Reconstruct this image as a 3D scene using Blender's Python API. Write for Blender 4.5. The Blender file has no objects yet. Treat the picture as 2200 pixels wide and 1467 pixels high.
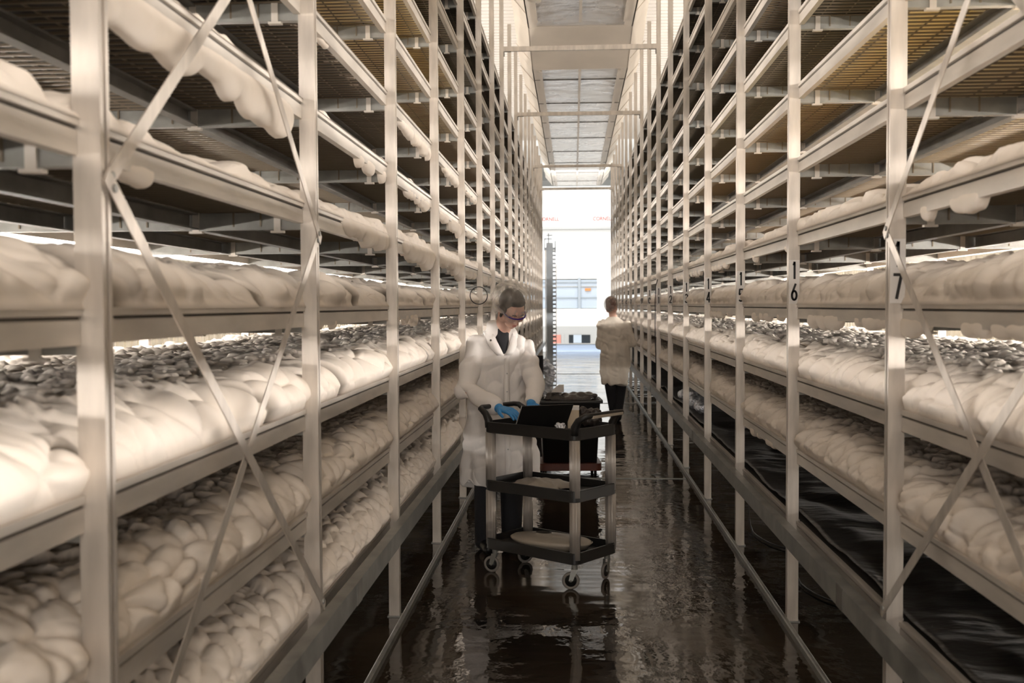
import bpy, bmesh, math, random
import numpy as np
from mathutils import Vector, Matrix
random.seed(7)
C = bpy.context.scene.collection
# ------------------------------------------------------------------ camera
YAW, PIT, ROL, FPX = 0.0593, 0.03467, 0.00481, 2243.9
def make_camera():
    cd = bpy.data.cameras.new('camera'); co = bpy.data.objects.new('camera', cd); C.objects.link(co)
    right = Vector((math.cos(YAW), math.sin(YAW), 0))
    fwd = Vector((-math.sin(YAW)*math.cos(PIT), math.cos(YAW)*math.cos(PIT), -math.sin(PIT)))
    up = right.cross(fwd)
    c, s = math.cos(ROL), math.sin(ROL)
    r2 = right*c - up*s; u2 = right*s + up*c
    M = Matrix((( r2.x, u2.x, -fwd.x, 0), (r2.y, u2.y, -fwd.y, 0), (r2.z, u2.z, -fwd.z, 1.65), (0, 0, 0, 1)))
    co.matrix_world = M
    cd.sensor_width = 36; cd.lens = 36*FPX/2200; cd.clip_start = 0.05; cd.clip_end = 200
    cd.dof.use_dof = True; cd.dof.focus_distance = 7.2; cd.dof.aperture_fstop = 4.0
    bpy.context.scene.camera = co
make_camera()
w = bpy.data.worlds.new('world'); bpy.context.scene.world = w; w.use_nodes = True
w.node_tree.nodes['Background'].inputs[0].default_value = (1.0, 0.93, 0.84, 1)
w.node_tree.nodes['Background'].inputs[1].default_value = 0.55
vs = bpy.context.scene.view_settings
vs.view_transform = 'Standard'; vs.look = 'None'; vs.exposure = 0.32; vs.gamma = 1.0; vs.use_curve_mapping = False
WARM = (1.0, 0.925, 0.855)
def area(name, loc, target, sx, sy, power, color=WARM, parent=None, spread=None):
    l = bpy.data.lights.new(name, 'AREA'); l.shape = 'RECTANGLE'; l.size = sx; l.size_y = sy
    l.energy = power; l.color = color
    if spread: l.spread = spread
    o = bpy.data.objects.new(name, l); C.objects.link(o); o.location = loc
    d = Vector(target)-Vector(loc)
    o.rotation_euler = d.to_track_quat('-Z', 'Y').to_euler()
    if parent: o.parent = parent
    return o
# added fill behind the camera; area lights brighten the hall at the far end
area('fill_light_near', (0.1, -5.5, 3.0), (0.0, 4.0, 1.0), 5.0, 3.0, 240)
area('hall_light_far', (0.0, 36.0, 6.6), (0.0, 36.3, 0.0), 5.0, 8.0, 520, (0.96, 0.98, 1.0))
area('hall_light_wall', (0.0, 33.5, 5.4), (0.0, 42.0, 2.6), 5.0, 1.5, 260, (0.96, 0.98, 1.0))

# ------------------------------------------------------------------ materials
def mat(name, col, rough=0.5, metal=0.0, spec=0.5, noise=None, bump=None, emis=None, trans=None, alpha=None, sss=0):
    """noise=(scale, amount, (sx,sy,sz)) random tone variation; bump=(scale,strength,dist,(sx,sy,sz))"""
    m = bpy.data.materials.new(name); m.use_nodes = True
    nt = m.node_tree; b = nt.nodes['Principled BSDF']
    b.inputs['Base Color'].default_value = (*col, 1); b.inputs['Roughness'].default_value = rough
    b.inputs['Metallic'].default_value = metal; b.inputs['Specular IOR Level'].default_value = spec
    if sss:
        b.inputs['Subsurface Weight'].default_value = sss; b.inputs['Subsurface Radius'].default_value = (0.02, 0.012, 0.007)
    if emis:
        b.inputs['Emission Color'].default_value = (*emis[0], 1); b.inputs['Emission Strength'].default_value = emis[1]
    if trans: b.inputs['Transmission Weight'].default_value = trans
    if alpha is not None: b.inputs['Alpha'].default_value = alpha
    tc = None
    def coords(scale3):
        tc = nt.nodes.new('ShaderNodeTexCoord'); mp = nt.nodes.new('ShaderNodeMapping')
        mp.inputs['Scale'].default_value = scale3; nt.links.new(tc.outputs['Object'], mp.inputs['Vector']); return mp.outputs[0]
    if noise:
        sc, am, s3 = noise
        n = nt.nodes.new('ShaderNodeTexNoise'); n.inputs['Scale'].default_value = sc; n.inputs['Detail'].default_value = 6
        nt.links.new(coords(s3), n.inputs['Vector'])
        r = nt.nodes.new('ShaderNodeValToRGB')
        r.color_ramp.elements[0].position = 0.3; r.color_ramp.elements[1].position = 0.7
        r.color_ramp.elements[0].color = (*[max(0, c*(1-am)) for c in col], 1); r.color_ramp.elements[1].color = (*[min(1, c*(1+am*0.5)) for c in col], 1)
        nt.links.new(n.outputs[0], r.inputs[0]); nt.links.new(r.outputs[0], b.inputs['Base Color'])
        mr = nt.nodes.new('ShaderNodeMapRange'); mr.inputs[3].default_value = max(0.02, rough-0.1); mr.inputs[4].default_value = min(1, rough+0.12)
        nt.links.new(n.outputs[0], mr.inputs[0]); nt.links.new(mr.outputs[0], b.inputs['Roughness'])
    if bump:
        sc, st, di, s3 = bump
        n = nt.nodes.new('ShaderNodeTexNoise'); n.inputs['Scale'].default_value = sc; n.inputs['Detail'].default_value = 4
        nt.links.new(coords(s3), n.inputs['Vector'])
        bp = nt.nodes.new('ShaderNodeBump'); bp.inputs['Strength'].default_value = st; bp.inputs['Distance'].default_value = di
        nt.links.new(n.outputs[0], bp.inputs['Height']); nt.links.new(bp.outputs[0], b.inputs['Normal'])
    return m
M = {}
M['alu'] = mat('brushed_aluminium', (0.66, 0.60, 0.535), 0.38, 0.55, noise=(3.0, 0.22, (6, 6, 1.2)), bump=(20, 0.12, 0.004, (3, 3, 0.3)))
M['alurail'] = mat('aluminium_rail', (0.67, 0.62, 0.56), 0.42, 0.45, noise=(2.5, 0.2, (1, 1.2, 6)), bump=(18, 0.1, 0.004, (3, 0.3, 3)))
M['groove'] = mat('dark_groove', (0.06, 0.05, 0.04), 0.7)
M['galv'] = mat('galvanised_steel', (0.33, 0.33, 0.31), 0.42, 0.5, noise=(9, 0.3, (1, 1, 1)))
M['galvdark'] = mat('weathered_galvanised_steel', (0.25, 0.24, 0.22), 0.5, 0.35, noise=(7, 0.35, (1, 1, 1)))
M['wire'] = mat('wire_grid', (0.22, 0.18, 0.13), 0.5, 0.3)
M['tan'] = mat('tan_liner', (0.98, 0.77, 0.46), 0.7, noise=(2.2, 0.3, (1, 1, 1)))
M['brown'] = mat('brown_liner', (0.66, 0.51, 0.33), 0.7, noise=(2.2, 0.35, (1, 1, 1)))
M['black'] = mat('black_liner', (0.045, 0.04, 0.033), 0.7, noise=(3, 0.4, (1, 1, 1)))
M['plastic'] = mat('black_plastic_sheet', (0.030, 0.027, 0.024), 0.48, noise=(2.0, 0.5, (1, 1, 1)), bump=(5, 0.6, 0.03, (1, 3, 1)))
M['cartblack'] = mat('black_cart_plastic', (0.016, 0.015, 0.014), 0.42, bump=(120, 0.1, 0.001, (1, 1, 1)))
M['cartpole'] = mat('grey_cart_pole', (0.46, 0.42, 0.38), 0.38, 0.3)
M['coat'] = mat('white_lab_coat', (0.88, 0.84, 0.81), 0.85, bump=(4.5, 0.45, 0.03, (1.6, 1.6, 0.8)))
M['coat2'] = mat('cream_lab_coat', (0.84, 0.76, 0.66), 0.85, bump=(4.5, 0.45, 0.03, (1.6, 1.6, 0.8)))
M['skin'] = mat('skin', (0.74, 0.46, 0.36), 0.5, sss=0.15, noise=(9, 0.12, (1, 1, 1)))
M['lips'] = mat('lips', (0.55, 0.22, 0.19), 0.45)
M['hair'] = mat('dark_hair', (0.035, 0.025, 0.018), 0.5, bump=(40, 0.6, 0.006, (4, 1, 1)))
M['hair2'] = mat('auburn_hair', (0.22, 0.11, 0.085), 0.5, bump=(40, 0.6, 0.006, (4, 1, 1)))
M['glove'] = mat('blue_nitrile', (0.05, 0.28, 0.62), 0.4, bump=(30, 0.3, 0.004, (1, 1, 1)))
M['purple'] = mat('purple_frame', (0.05, 0.015, 0.22), 0.3)
M['darkcloth'] = mat('dark_cloth', (0.016, 0.016, 0.02), 0.8, bump=(12, 0.4, 0.01, (1, 1, 1)))
M['boot'] = mat('black_rubber', (0.012, 0.012, 0.012), 0.4)
M['white'] = mat('white_paint', (0.85, 0.85, 0.83), 0.5)
M['plate'] = mat('number_plate', (0.80, 0.77, 0.74), 0.5)
M['orange'] = mat('orange_sign', (0.80, 0.28, 0.08), 0.5)
M['pink'] = mat('pale_red_panel', (0.75, 0.30, 0.24), 0.5)
M['ink'] = mat('black_ink', (0.01, 0.01, 0.01), 0.5)
M['red'] = mat('red_print', (0.50, 0.03, 0.01), 0.6)
M['duct'] = mat('cream_duct', (0.62, 0.55, 0.47), 0.5, noise=(1.2, 0.12, (1, 1, 1)))
M['soffit'] = mat('shiny_duct_panel', (0.56, 0.51, 0.46), 0.26, 0.5, noise=(1.0, 0.15, (1, 1, 1)), bump=(2.2, 0.5, 0.06, (1, 1.4, 1)))
M['grey'] = mat('grey_paint', (0.40, 0.45, 0.50), 0.5)
M['greylight'] = mat('light_grey_paint', (0.5, 0.5, 0.49), 0.5)
M['blue'] = mat('pale_blue_panel', (0.50, 0.62, 0.82), 0.4)
M['dull'] = mat('beige_plastic', (0.50, 0.44, 0.36), 0.4, noise=(8, 0.15, (1, 1, 1)))
M['card'] = mat('beige_card', (0.62, 0.52, 0.38), 0.7)
M['foil'] = mat('crumpled_film', (0.72, 0.74, 0.80), 0.15, 0.6, bump=(26, 1.0, 0.03, (1, 1, 1)))
M['darkbag'] = mat('dark_crumpled_bag', (0.05, 0.04, 0.035), 0.22, bump=(24, 0.8, 0.012, (1, 1, 1)))
M['rustred'] = mat('rust_red_plastic', (0.13, 0.03, 0.015), 0.4, noise=(9, 0.4, (1, 1, 1)))
M['rubber'] = mat('grey_wheel', (0.24, 0.22, 0.20), 0.5)
M['cable'] = mat('black_cable', (0.012, 0.012, 0.012), 0.4)
M['screen'] = mat('laptop_screen', (0.02, 0.02, 0.03), 0.2)
M['tube'] = mat('lit_tube', (1, 1, 1), 0.5, emis=((1, 0.95, 0.88), 6.0))
M['glassdark'] = mat('dark_window', (0.03, 0.035, 0.04), 0.1)
M['paleblue'] = mat('pale_window', (0.55, 0.63, 0.72), 0.2)
def film(name, col, a, rough=0.3, bump=None):
    m = mat(name, col, rough, bump=bump); nt = m.node_tree; b = nt.nodes['Principled BSDF']
    b.inputs['Alpha'].default_value = a; return m
M['lens'] = film('clear_lens', (0.9, 0.95, 1.0), 0.16, 0.05)
def hairnet_mat():
    m = film('hairnet', (0.85, 0.80, 0.74), 0.3, 0.6)
    nt = m.node_tree; b = nt.nodes['Principled BSDF']
    tc = nt.nodes.new('ShaderNodeTexCoord'); wv = nt.nodes.new('ShaderNodeTexNoise'); mp = nt.nodes.new('ShaderNodeMapping')
    mp.inputs['Scale'].default_value = (1, 1, 0.55); wv.inputs['Scale'].default_value = 15; wv.inputs['Detail'].default_value = 2
    nt.links.new(tc.outputs['Object'], mp.inputs[0]); nt.links.new(mp.outputs[0], wv.inputs['Vector'])
    r = nt.nodes.new('ShaderNodeMapRange'); r.inputs[1].default_value = 0.42; r.inputs[2].default_value = 0.72
    r.inputs[3].default_value = 0.06; r.inputs[4].default_value = 0.34
    nt.links.new(wv.outputs[0], r.inputs[0])
    lw = nt.nodes.new('ShaderNodeLayerWeight'); lw.inputs[0].default_value = 0.35
    ad = nt.nodes.new('ShaderNodeMath'); ad.operation = 'ADD'; ad.use_clamp = True
    ml = nt.nodes.new('ShaderNodeMath'); ml.operation = 'MULTIPLY'; ml.inputs[1].default_value = 0.55
    nt.links.new(lw.outputs['Facing'], ml.inputs[0]); nt.links.new(ml.outputs[0], ad.inputs[0]); nt.links.new(r.outputs[0], ad.inputs[1])
    nt.links.new(ad.outputs[0], b.inputs['Alpha'])
    return m
M['net'] = hairnet_mat()
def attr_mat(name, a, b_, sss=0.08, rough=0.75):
    """two colours mixed by the mesh's own 'dirt' attribute (compost and painted shade between the mushroom caps)"""
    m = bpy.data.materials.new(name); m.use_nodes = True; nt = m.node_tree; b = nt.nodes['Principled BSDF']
    at = nt.nodes.new('ShaderNodeAttribute'); at.attribute_name = 'dirt_shade'
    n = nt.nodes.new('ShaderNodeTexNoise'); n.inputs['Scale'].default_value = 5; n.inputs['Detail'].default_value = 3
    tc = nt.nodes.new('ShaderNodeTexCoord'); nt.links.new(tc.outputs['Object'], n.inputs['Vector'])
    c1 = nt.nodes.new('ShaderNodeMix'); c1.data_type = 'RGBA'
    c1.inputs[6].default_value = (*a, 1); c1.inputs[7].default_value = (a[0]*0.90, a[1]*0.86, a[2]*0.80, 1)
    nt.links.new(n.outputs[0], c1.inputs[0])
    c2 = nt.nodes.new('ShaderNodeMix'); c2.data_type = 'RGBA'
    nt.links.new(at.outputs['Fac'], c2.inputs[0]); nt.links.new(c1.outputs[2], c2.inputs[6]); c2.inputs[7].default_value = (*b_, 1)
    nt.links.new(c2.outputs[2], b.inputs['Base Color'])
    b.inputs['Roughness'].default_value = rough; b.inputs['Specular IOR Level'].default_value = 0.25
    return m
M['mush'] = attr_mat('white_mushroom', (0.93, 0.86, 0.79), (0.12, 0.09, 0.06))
def floor_mat():
    m = bpy.data.materials.new('wet_floor'); m.use_nodes = True; nt = m.node_tree; b = nt.nodes['Principled BSDF']
    tc = nt.nodes.new('ShaderNodeTexCoord')
    n1 = nt.nodes.new('ShaderNodeTexNoise'); n1.inputs['Scale'].default_value = 1.1; n1.inputs['Detail'].default_value = 5
    nt.links.new(tc.outputs['Object'], n1.inputs['Vector'])
    r = nt.nodes.new('ShaderNodeValToRGB'); r.color_ramp.elements[0].position = 0.35; r.color_ramp.elements[1].position = 0.72
    r.color_ramp.elements[0].color = (0.018, 0.014, 0.010, 1); r.color_ramp.elements[1].color = (0.060, 0.044, 0.028, 1)
    nt.links.new(n1.outputs[0], r.inputs[0]); nt.links.new(r.outputs[0], b.inputs['Base Color'])
    mr = nt.nodes.new('ShaderNodeMapRange'); mr.inputs[1].default_value = 0.45; mr.inputs[2].default_value = 0.75
    mr.inputs[3].default_value = 0.03; mr.inputs[4].default_value = 0.16
    nt.links.new(n1.outputs[0], mr.inputs[0]); nt.links.new(mr.outputs[0], b.inputs['Roughness'])
    b.inputs['Specular IOR Level'].default_value = 0.8; b.inputs['IOR'].default_value = 1.5
    n2 = nt.nodes.new('ShaderNodeTexNoise'); n2.inputs['Scale'].default_value = 7; n2.inputs['Detail'].default_value = 3
    mp = nt.nodes.new('ShaderNodeMapping'); mp.inputs['Scale'].default_value = (1.3, 1.0, 1)
    nt.links.new(tc.outputs['Object'], mp.inputs[0]); nt.links.new(mp.outputs[0], n2.inputs['Vector'])
    n3 = nt.nodes.new('ShaderNodeTexNoise'); n3.inputs['Scale'].default_value = 0.9; n3.inputs['Detail'].default_value = 2
    nt.links.new(tc.outputs['Object'], n3.inputs['Vector'])
    mm = nt.nodes.new('ShaderNodeMapRange'); mm.inputs[1].default_value = 0.38; mm.inputs[2].default_value = 0.62
    nt.links.new(n3.outputs[0], mm.inputs[0])
    ml = nt.nodes.new('ShaderNodeMath'); ml.operation = 'MULTIPLY'
    nt.links.new(n2.outputs[0], ml.inputs[0]); nt.links.new(mm.outputs[0], ml.inputs[1])
    bp = nt.nodes.new('ShaderNodeBump'); bp.inputs['Strength'].default_value = 0.5; bp.inputs['Distance'].default_value = 0.012
    nt.links.new(ml.outputs[0], bp.inputs['Height'])
    n4 = nt.nodes.new('ShaderNodeTexNoise'); n4.inputs['Scale'].default_value = 1.0; n4.inputs['Detail'].default_value = 3
    mp4 = nt.nodes.new('ShaderNodeMapping'); mp4.inputs['Scale'].default_value = (0.35, 1.8, 1)
    nt.links.new(tc.outputs['Object'], mp4.inputs[0]); nt.links.new(mp4.outputs[0], n4.inputs['Vector'])
    b2 = nt.nodes.new('ShaderNodeBump'); b2.inputs['Strength'].default_value = 0.5; b2.inputs['Distance'].default_value = 0.03
    nt.links.new(n4.outputs[0], b2.inputs['Height']); nt.links.new(bp.outputs[0], b2.inputs['Normal']); nt.links.new(b2.outputs[0], b.inputs['Normal'])
    return m
M['floor'] = floor_mat()
M['wall'] = mat('corrugated_panel', (0.84, 0.80, 0.70), 0.5, noise=(1.5, 0.08, (1, 1, 1)))
M['ceil'] = mat('ribbed_ceiling', (0.60, 0.57, 0.53), 0.45)
# ------------------------------------------------------------------ mesh helpers
class MB:
    def __init__(s): s.v = []; s.f = []; s.m = []; s.mats = []
    def mi(s, m):
        if m not in s.mats: s.mats.append(m)
        return s.mats.index(m)
    def box(s, x0, x1, y0, y1, z0, z1, m='alu'):
        i = s.mi(m); n = len(s.v)
        s.v += [(x0,y0,z0),(x1,y0,z0),(x1,y1,z0),(x0,y1,z0),(x0,y0,z1),(x1,y0,z1),(x1,y1,z1),(x0,y1,z1)]
        q = [(0,3,2,1),(4,5,6,7),(0,1,5,4),(1,2,6,5),(2,3,7,6),(3,0,4,7)]
        s.f += [tuple(n+k for k in t) for t in q]; s.m += [i]*6; return s
    def prism(s, prof, a0, a1, axis='y', m='alu'):
        """closed 2-D profile swept along an axis: 'y' -> prof is (x,z); 'z' -> (x,y); 'x' -> (y,z)"""
        i = s.mi(m); n = len(s.v); k = len(prof)
        for a in (a0, a1):
            for p in prof:
                s.v.append((p[0], a, p[1]) if axis == 'y' else (p[0], p[1], a) if axis == 'z' else (a, p[0], p[1]))
        for j in range(k):
            s.f.append((n+j, n+(j+1) % k, n+k+(j+1) % k, n+k+j)); s.m.append(i)
        s.f.append(tuple(n+j for j in range(k))[::-1]); s.f.append(tuple(n+k+j for j in range(k))); s.m += [i, i]; return s
    def tube(s, pts, r, seg=8, m='alu', closed=False, cap=True):
        i = s.mi(m); n = len(s.v); pts = [Vector(p) for p in pts]; k = len(pts)
        rr = r if isinstance(r, (list, tuple)) else [r]*k
        prev = None
        for j, p in enumerate(pts):
            t = (pts[(j+1) % k]-pts[j-1]) if closed else (pts[min(j+1, k-1)]-pts[max(j-1, 0)])
            t.normalize()
            a = prev if prev is not None else (Vector((0,0,1)) if abs(t.z) < 0.9 else Vector((1,0,0)))
            a = (a - t*a.dot(t)).normalized(); prev = a; b = t.cross(a)
            for q in range(seg):
                an = 2*math.pi*q/seg; s.v.append(tuple(p + (a*math.cos(an)+b*math.sin(an))*rr[j]))
        for j in range(k if closed else k-1):
            for q in range(seg):
                a0 = n+j*seg+q; a1 = n+j*seg+(q+1) % seg; jj = (j+1) % k
                s.f.append((a0, a1, n+jj*seg+(q+1) % seg, n+jj*seg+q)); s.m.append(i)
        if cap and not closed:
            s.f.append(tuple(n+q for q in range(seg))[::-1]); s.f.append(tuple(n+(k-1)*seg+q for q in range(seg))); s.m += [i, i]
        return s
    def ell(s, c, r, seg=16, rings=10, m='alu', rot=None, fn=None):
        i = s.mi(m); n = len(s.v)
        R = rot or Matrix.Identity(3)
        for a in range(rings+1):
            th = math.pi*a/rings
            for q in range(seg):
                ph = 2*math.pi*q/seg
                d = Vector((math.sin(th)*math.cos(ph), math.sin(th)*math.sin(ph), math.cos(th)))
                k = fn(d) if fn else 1.0
                s.v.append(tuple(Vector(c)+R @ Vector((d.x*r[0]*k, d.y*r[1]*k, d.z*r[2]*k))))
        for a in range(rings):
            for q in range(seg):
                s.f.append((n+a*seg+q, n+(a+1)*seg+q, n+(a+1)*seg+(q+1) % seg, n+a*seg+(q+1) % seg)); s.m.append(i)
        return s
    def loft(s, rings, m='alu', cap=True):
        i = s.mi(m); n = len(s.v); k = len(rings[0])
        for r in rings: s.v += [tuple(p) for p in r]
        for a in range(len(rings)-1):
            for q in range(k):
                s.f.append((n+a*k+q, n+a*k+(q+1) % k, n+(a+1)*k+(q+1) % k, n+(a+1)*k+q)); s.m.append(i)
        if cap:
            s.f.append(tuple(n+q for q in range(k))[::-1]); s.f.append(tuple(n+(len(rings)-1)*k+q for q in range(k))); s.m += [i, i]
        return s
    def mesh(s, name):
        me = bpy.data.meshes.new(name); me.from_pydata(s.v, [], s.f)
        for m in s.mats: me.materials.append(M[m])
        me.polygons.foreach_set('material_index', s.m); me.update(); return me
    def build(s, name, parent=None, smooth=False, bevel=0, loc=None):
        me = s.mesh(name)
        if smooth: me.polygons.foreach_set('use_smooth', [True]*len(me.polygons))
        return link(name, me, parent, bevel, loc)
def link(name, me, parent=None, bevel=0, loc=None):
    o = bpy.data.objects.new(name, me); C.objects.link(o)
    if parent: o.parent = parent
    if loc: o.location = loc
    if bevel:
        b = o.modifiers.new('bevel', 'BEVEL'); b.width = bevel; b.segments = 2; b.limit_method = 'ANGLE'; b.angle_limit = 0.6
    return o
def tag(o, label, cat, group=None, kind=None):
    o['label'] = label; o['category'] = cat
    if group: o['group'] = group
    if kind: o['kind'] = kind
    return o
def thing(name, label, cat, loc=(0,0,0), rz=0, group=None, kind=None):
    o = bpy.data.objects.new(name, None); C.objects.link(o); o.location = loc; o.rotation_euler = (0,0,rz)
    o.empty_display_size = 0.2
    return tag(o, label, cat, group, kind)
def struct(o, label, cat):
    o['kind'] = 'structure'; o['label'] = label; o['category'] = cat; return o
# ------------------------------------------------------------------ measured layout
XR, XL, S, Z0, LP, EYE = 1.10, 0.927, 1.716, 3.728, 0.3735, 1.65
DR = 0.043                      # rail face set back from the post face
LV = list(range(-3, 9))         # shelf levels; level 0 is at eye height
def lz(l): return EYE + l*LP
def py(n): return Z0 + n*S
NB0, NB1 = -4, 16               # post numbers; post n carries plate 17-n on the right rack
YB, YE = py(NB0), py(NB1)
# ------------------------------------------------------------------ building shell
WX = 3.75
g = MB(); g.box(-WX-0.1, WX+0.1, -9, 37.2, -0.12, 0, 'floor')
struct(g.build('floor'), 'dark wet concrete floor with standing water', 'floor')
g = MB(); g.box(-WX-6, WX+6, 37.2, 46, -0.12, 0, 'white')
struct(g.build('floor_far'), 'white floor of the bright hall past the racks', 'floor')
g = MB()
for i, y in enumerate((9.9, 17.5, 25.0)):
    g.box(-0.87, 1.05, y, y+0.025, 0.0, 0.006, 'galv')
struct(g.build('trim_3'), 'narrow metal joint strips across the wet floor', 'floor trim')
for side, x in (('left', -0.895), ('right', 1.083)):
    g = MB(); g.prism([(x-0.012, 0), (x+0.012, 0), (x+0.012, 0.03), (x+0.006, 0.034), (x-0.006, 0.034), (x-0.012, 0.03)], -5, 33, 'y', 'galv')
    struct(g.build('trim_1' if side == 'left' else 'trim_2'), 'low metal floor strip along the foot of the %s rack' % side, 'floor trim')
def corrugated(x, side):
    g = MB(); i = g.mi('wall'); sgn = 1 if side == 'right' else -1
    y = -9.0; prof = []
    while y < 34.0:
        prof += [(x, y), (x, y+0.085), (x+sgn*0.018, y+0.095), (x+sgn*0.018, y+0.125), (x, y+0.135)]
        y += 0.135
    n = 0
    for p in prof: g.v += [(p[0], p[1], 0.0), (p[0], p[1], 7.1)]
    for k in range(len(prof)-1):
        g.f.append((2*k, 2*k+2, 2*k+3, 2*k+1)); g.m.append(i)
    # thickness
    g.box(x+sgn*0.02, x+sgn*0.1, -9, 34, 0, 7.1, 'wall')
    return struct(g.build('wall_'+side), 'white corrugated panel wall behind the %s rack' % side, 'wall')
corrugated(-WX, 'left'); corrugated(WX, 'right')
for side, sx in (('left', -1), ('right', 1)):        # hall widens past the racks
    g = MB(); g.box(min(sx*WX, sx*(WX+6)), max(sx*WX, sx*(WX+6)), 34.0, 34.1, 0, 7.1, 'white')
    g.box(min(sx*(WX+6), sx*(WX+6.1)), max(sx*(WX+6), sx*(WX+6.1)), 34.0, 46, 0, 7.1, 'white')
    struct(g.build('wall_hall_'+side), 'white side wall of the far hall on the %s' % side, 'wall')
g = MB(); y = -9.0
while y < 34:
    g.prism([(y, 7.0), (y+0.16, 7.0), (y+0.19, 7.05), (y+0.22, 7.0), (y+0.22, 7.12), (y, 7.12)], -WX-0.1, WX+0.1, 'x', 'ceil'); y += 0.22
struct(g.build('ceiling'), 'grey ribbed ceiling panels high above the racks', 'ceiling')
g = MB(); g.box(-WX-6.1, WX+6.1, 34, 46.1, 7.1, 7.2, 'white')
struct(g.build('ceiling_far'), 'plain white ceiling of the far hall', 'ceiling')
# far wall with booth, window and roll-up door hood
g = MB(); g.box(-10, 10, 46.0, 46.1, 0, 7.1, 'white'); struct(g.build('wall_far'), 'bright white end wall of the far hall', 'wall')
def far_hall():
    t = thing('roll_up_door', 'white roll-up door with red CORNELL lettering and grey hood edge', 'door', (0, 42, 0))
    g = MB(); g.box(-3.4, 3.4, 0.0, 0.35, 4.78, 6.4, 'white'); g.build('door_hood', t)
    g = MB(); g.box(-3.4, 3.4, -0.05, 0.38, 4.68, 4.78, 'greylight'); g.build('bottom_bar', t)
    g = MB(); g.box(-3.4, 3.4, 0.2, 0.25, 2.70, 4.68, 'white')
    for k in range(9): g.box(-3.4, 3.4, 0.19, 0.2, 2.75+k*0.22, 2.756+k*0.22, 'greylight')
    g.build('door_curtain', t)
    for x in (-0.985, 1.17): text('CORNELL', 0.205, x, -0.006, 5.02, 'red', t, 'lettering', width=0.80)
    # glazed opening under the curtain
    t = thing('window_1', 'wide grey window band with dark mullion in the far hall', 'window', (0, 42, 0)); t['kind'] = 'structure'
    g = MB(); g.box(-3.4, 0.93, 0.22, 0.24, 1.52, 2.66, 'paleblue'); g.box(0.93, 3.4, 0.2, 0.26, 0.8, 2.70, 'white'); g.build('pane', t)
    g = MB(); g.box(0.17, 0.27, 0.08, 0.2, 1.48, 2.74, 'grey'); g.build('mullion', t)
    g = MB()
    for z, h in ((2.55, 0.06), (2.38, 0.03), (1.93, 0.04)): g.box(-3.4, 0.93, 0.15, 0.215, z, z+h, 'grey' if h > 0.035 else 'greylight')
    g.build('rail', t)
    g = MB(); g.box(0.45, 0.68, 0.12, 0.21, 2.22, 2.32, 'orange')
    tag(g.build('wall_sign', None, loc=(0, 42, 0)), 'small orange red sign beside the mullion of the far window', 'sign')
    t = thing('control_booth', 'low white booth with dark windows at the far end', 'booth', (0, 41.6, 0))
    g = MB(); g.box(-3.4, 3.4, 0.2, 0.9, 0.0, 1.50, 'white'); g.box(-3.4, 3.4, 0.1, 0.2, 0.0, 0.80, 'greylight'); g.build('counter_wall', t)
    g = MB(); g.box(-0.20, 0.65, 0.07, 0.1, 0.10, 0.46, 'glassdark'); g.build('dark_window', t)
    g = MB(); g.box(-0.02, 0.30, 0.05, 0.07, 0.14, 0.46, 'paleblue'); g.build('window_pane', t)
    g = MB(); g.box(-0.95, -0.52, 0.07, 0.1, 0.10, 0.46, 'pink'); g.build('red_panel', t)
    g = MB(); g.box(-0.50, -0.40, 0.06, 0.1, 0.05, 0.5, 'greylight'); g.build('frame_post', t)
    g = MB(); g.box(-0.80, 1.6, 0, 0.12, 0.0, 0.25, 'blue'); g.box(-0.80, 1.6, -0.02, 0.14, 0.25, 0.28, 'greylight')
    tag(g.build('low_barrier', None, loc=(0, 37.3, 0)), 'low pale blue barrier across the end of the aisle', 'barrier')
GLYPH = {
 '0': [[(.5+.42*math.cos(a), .5+.46*math.sin(a)) for a in [2*math.pi*k/28 for k in range(29)]]],
 '1': [[(.12, .80), (.62, .97), (.62, .0)]],
 '2': [[(.08, .74)]+[(.5+.40*math.cos(a), .70+.26*math.sin(a)) for a in [math.radians(d) for d in range(160, -41, -20)]]+[(.10, .05), (.94, .05)]],
 '3': [[(.5+.38*math.cos(a), .74+.22*math.sin(a)) for a in [math.radians(d) for d in range(150, -91, -20)]]+[(.42, .52)], [(.42, .52)]+[(.5+.42*math.cos(a), .27+.24*math.sin(a)) for a in [math.radians(d) for d in range(85, -156, -20)]]],
 '4': [[(.70, .0), (.70, .97), (.06, .24), (.96, .24)]],
 '5': [[(.88, .95), (.22, .95), (.16, .55)]+[(.46+.44*math.cos(a), .31+.27*math.sin(a)) for a in [math.radians(d) for d in range(105, -141, -20)]]],
 '6': [[(.72, .97), (.20, .48)]+[(.5+.40*math.cos(a), .30+.26*math.sin(a)) for a in [math.radians(d) for d in range(160, 521, 20)]]],
 '7': [[(.06, .95), (.92, .95), (.38, .0)]],
 '9': [[(.28, .03), (.80, .52)]+[(.5-.40*math.cos(a), .70-.26*math.sin(a)) for a in [math.radians(d) for d in range(160, 521, 20)]]]}
def digit(ch, cx, z, wd, ht, sw, parent):
    g = MB(); i = g.mi('ink')
    for st in GLYPH[ch]:
        P = [Vector((cx+(a-.5)*(wd-sw), 0, z+sw/2+b*(ht-sw))) for a, b in st]
        for a, b in zip(P[:-1], P[1:]):
            d = b-a
            if d.length < 1e-6: continue
            d.normalize(); n = Vector((-d.z, 0, d.x))*sw/2; e = d*sw*0.18; k = len(g.v)
            for y in (-0.0042, -0.0026): g.v += [tuple(q+Vector((0, y, 0))) for q in (a-e-n, b+e-n, b+e+n, a-e+n)]
            g.f += [(k,k+1,k+2,k+3),(k+7,k+6,k+5,k+4),(k,k+4,k+5,k+1),(k+1,k+5,k+6,k+2),(k+2,k+6,k+7,k+3),(k+3,k+7,k+4,k)]; g.m += [i]*6
    return g.build('digit', parent)
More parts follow.
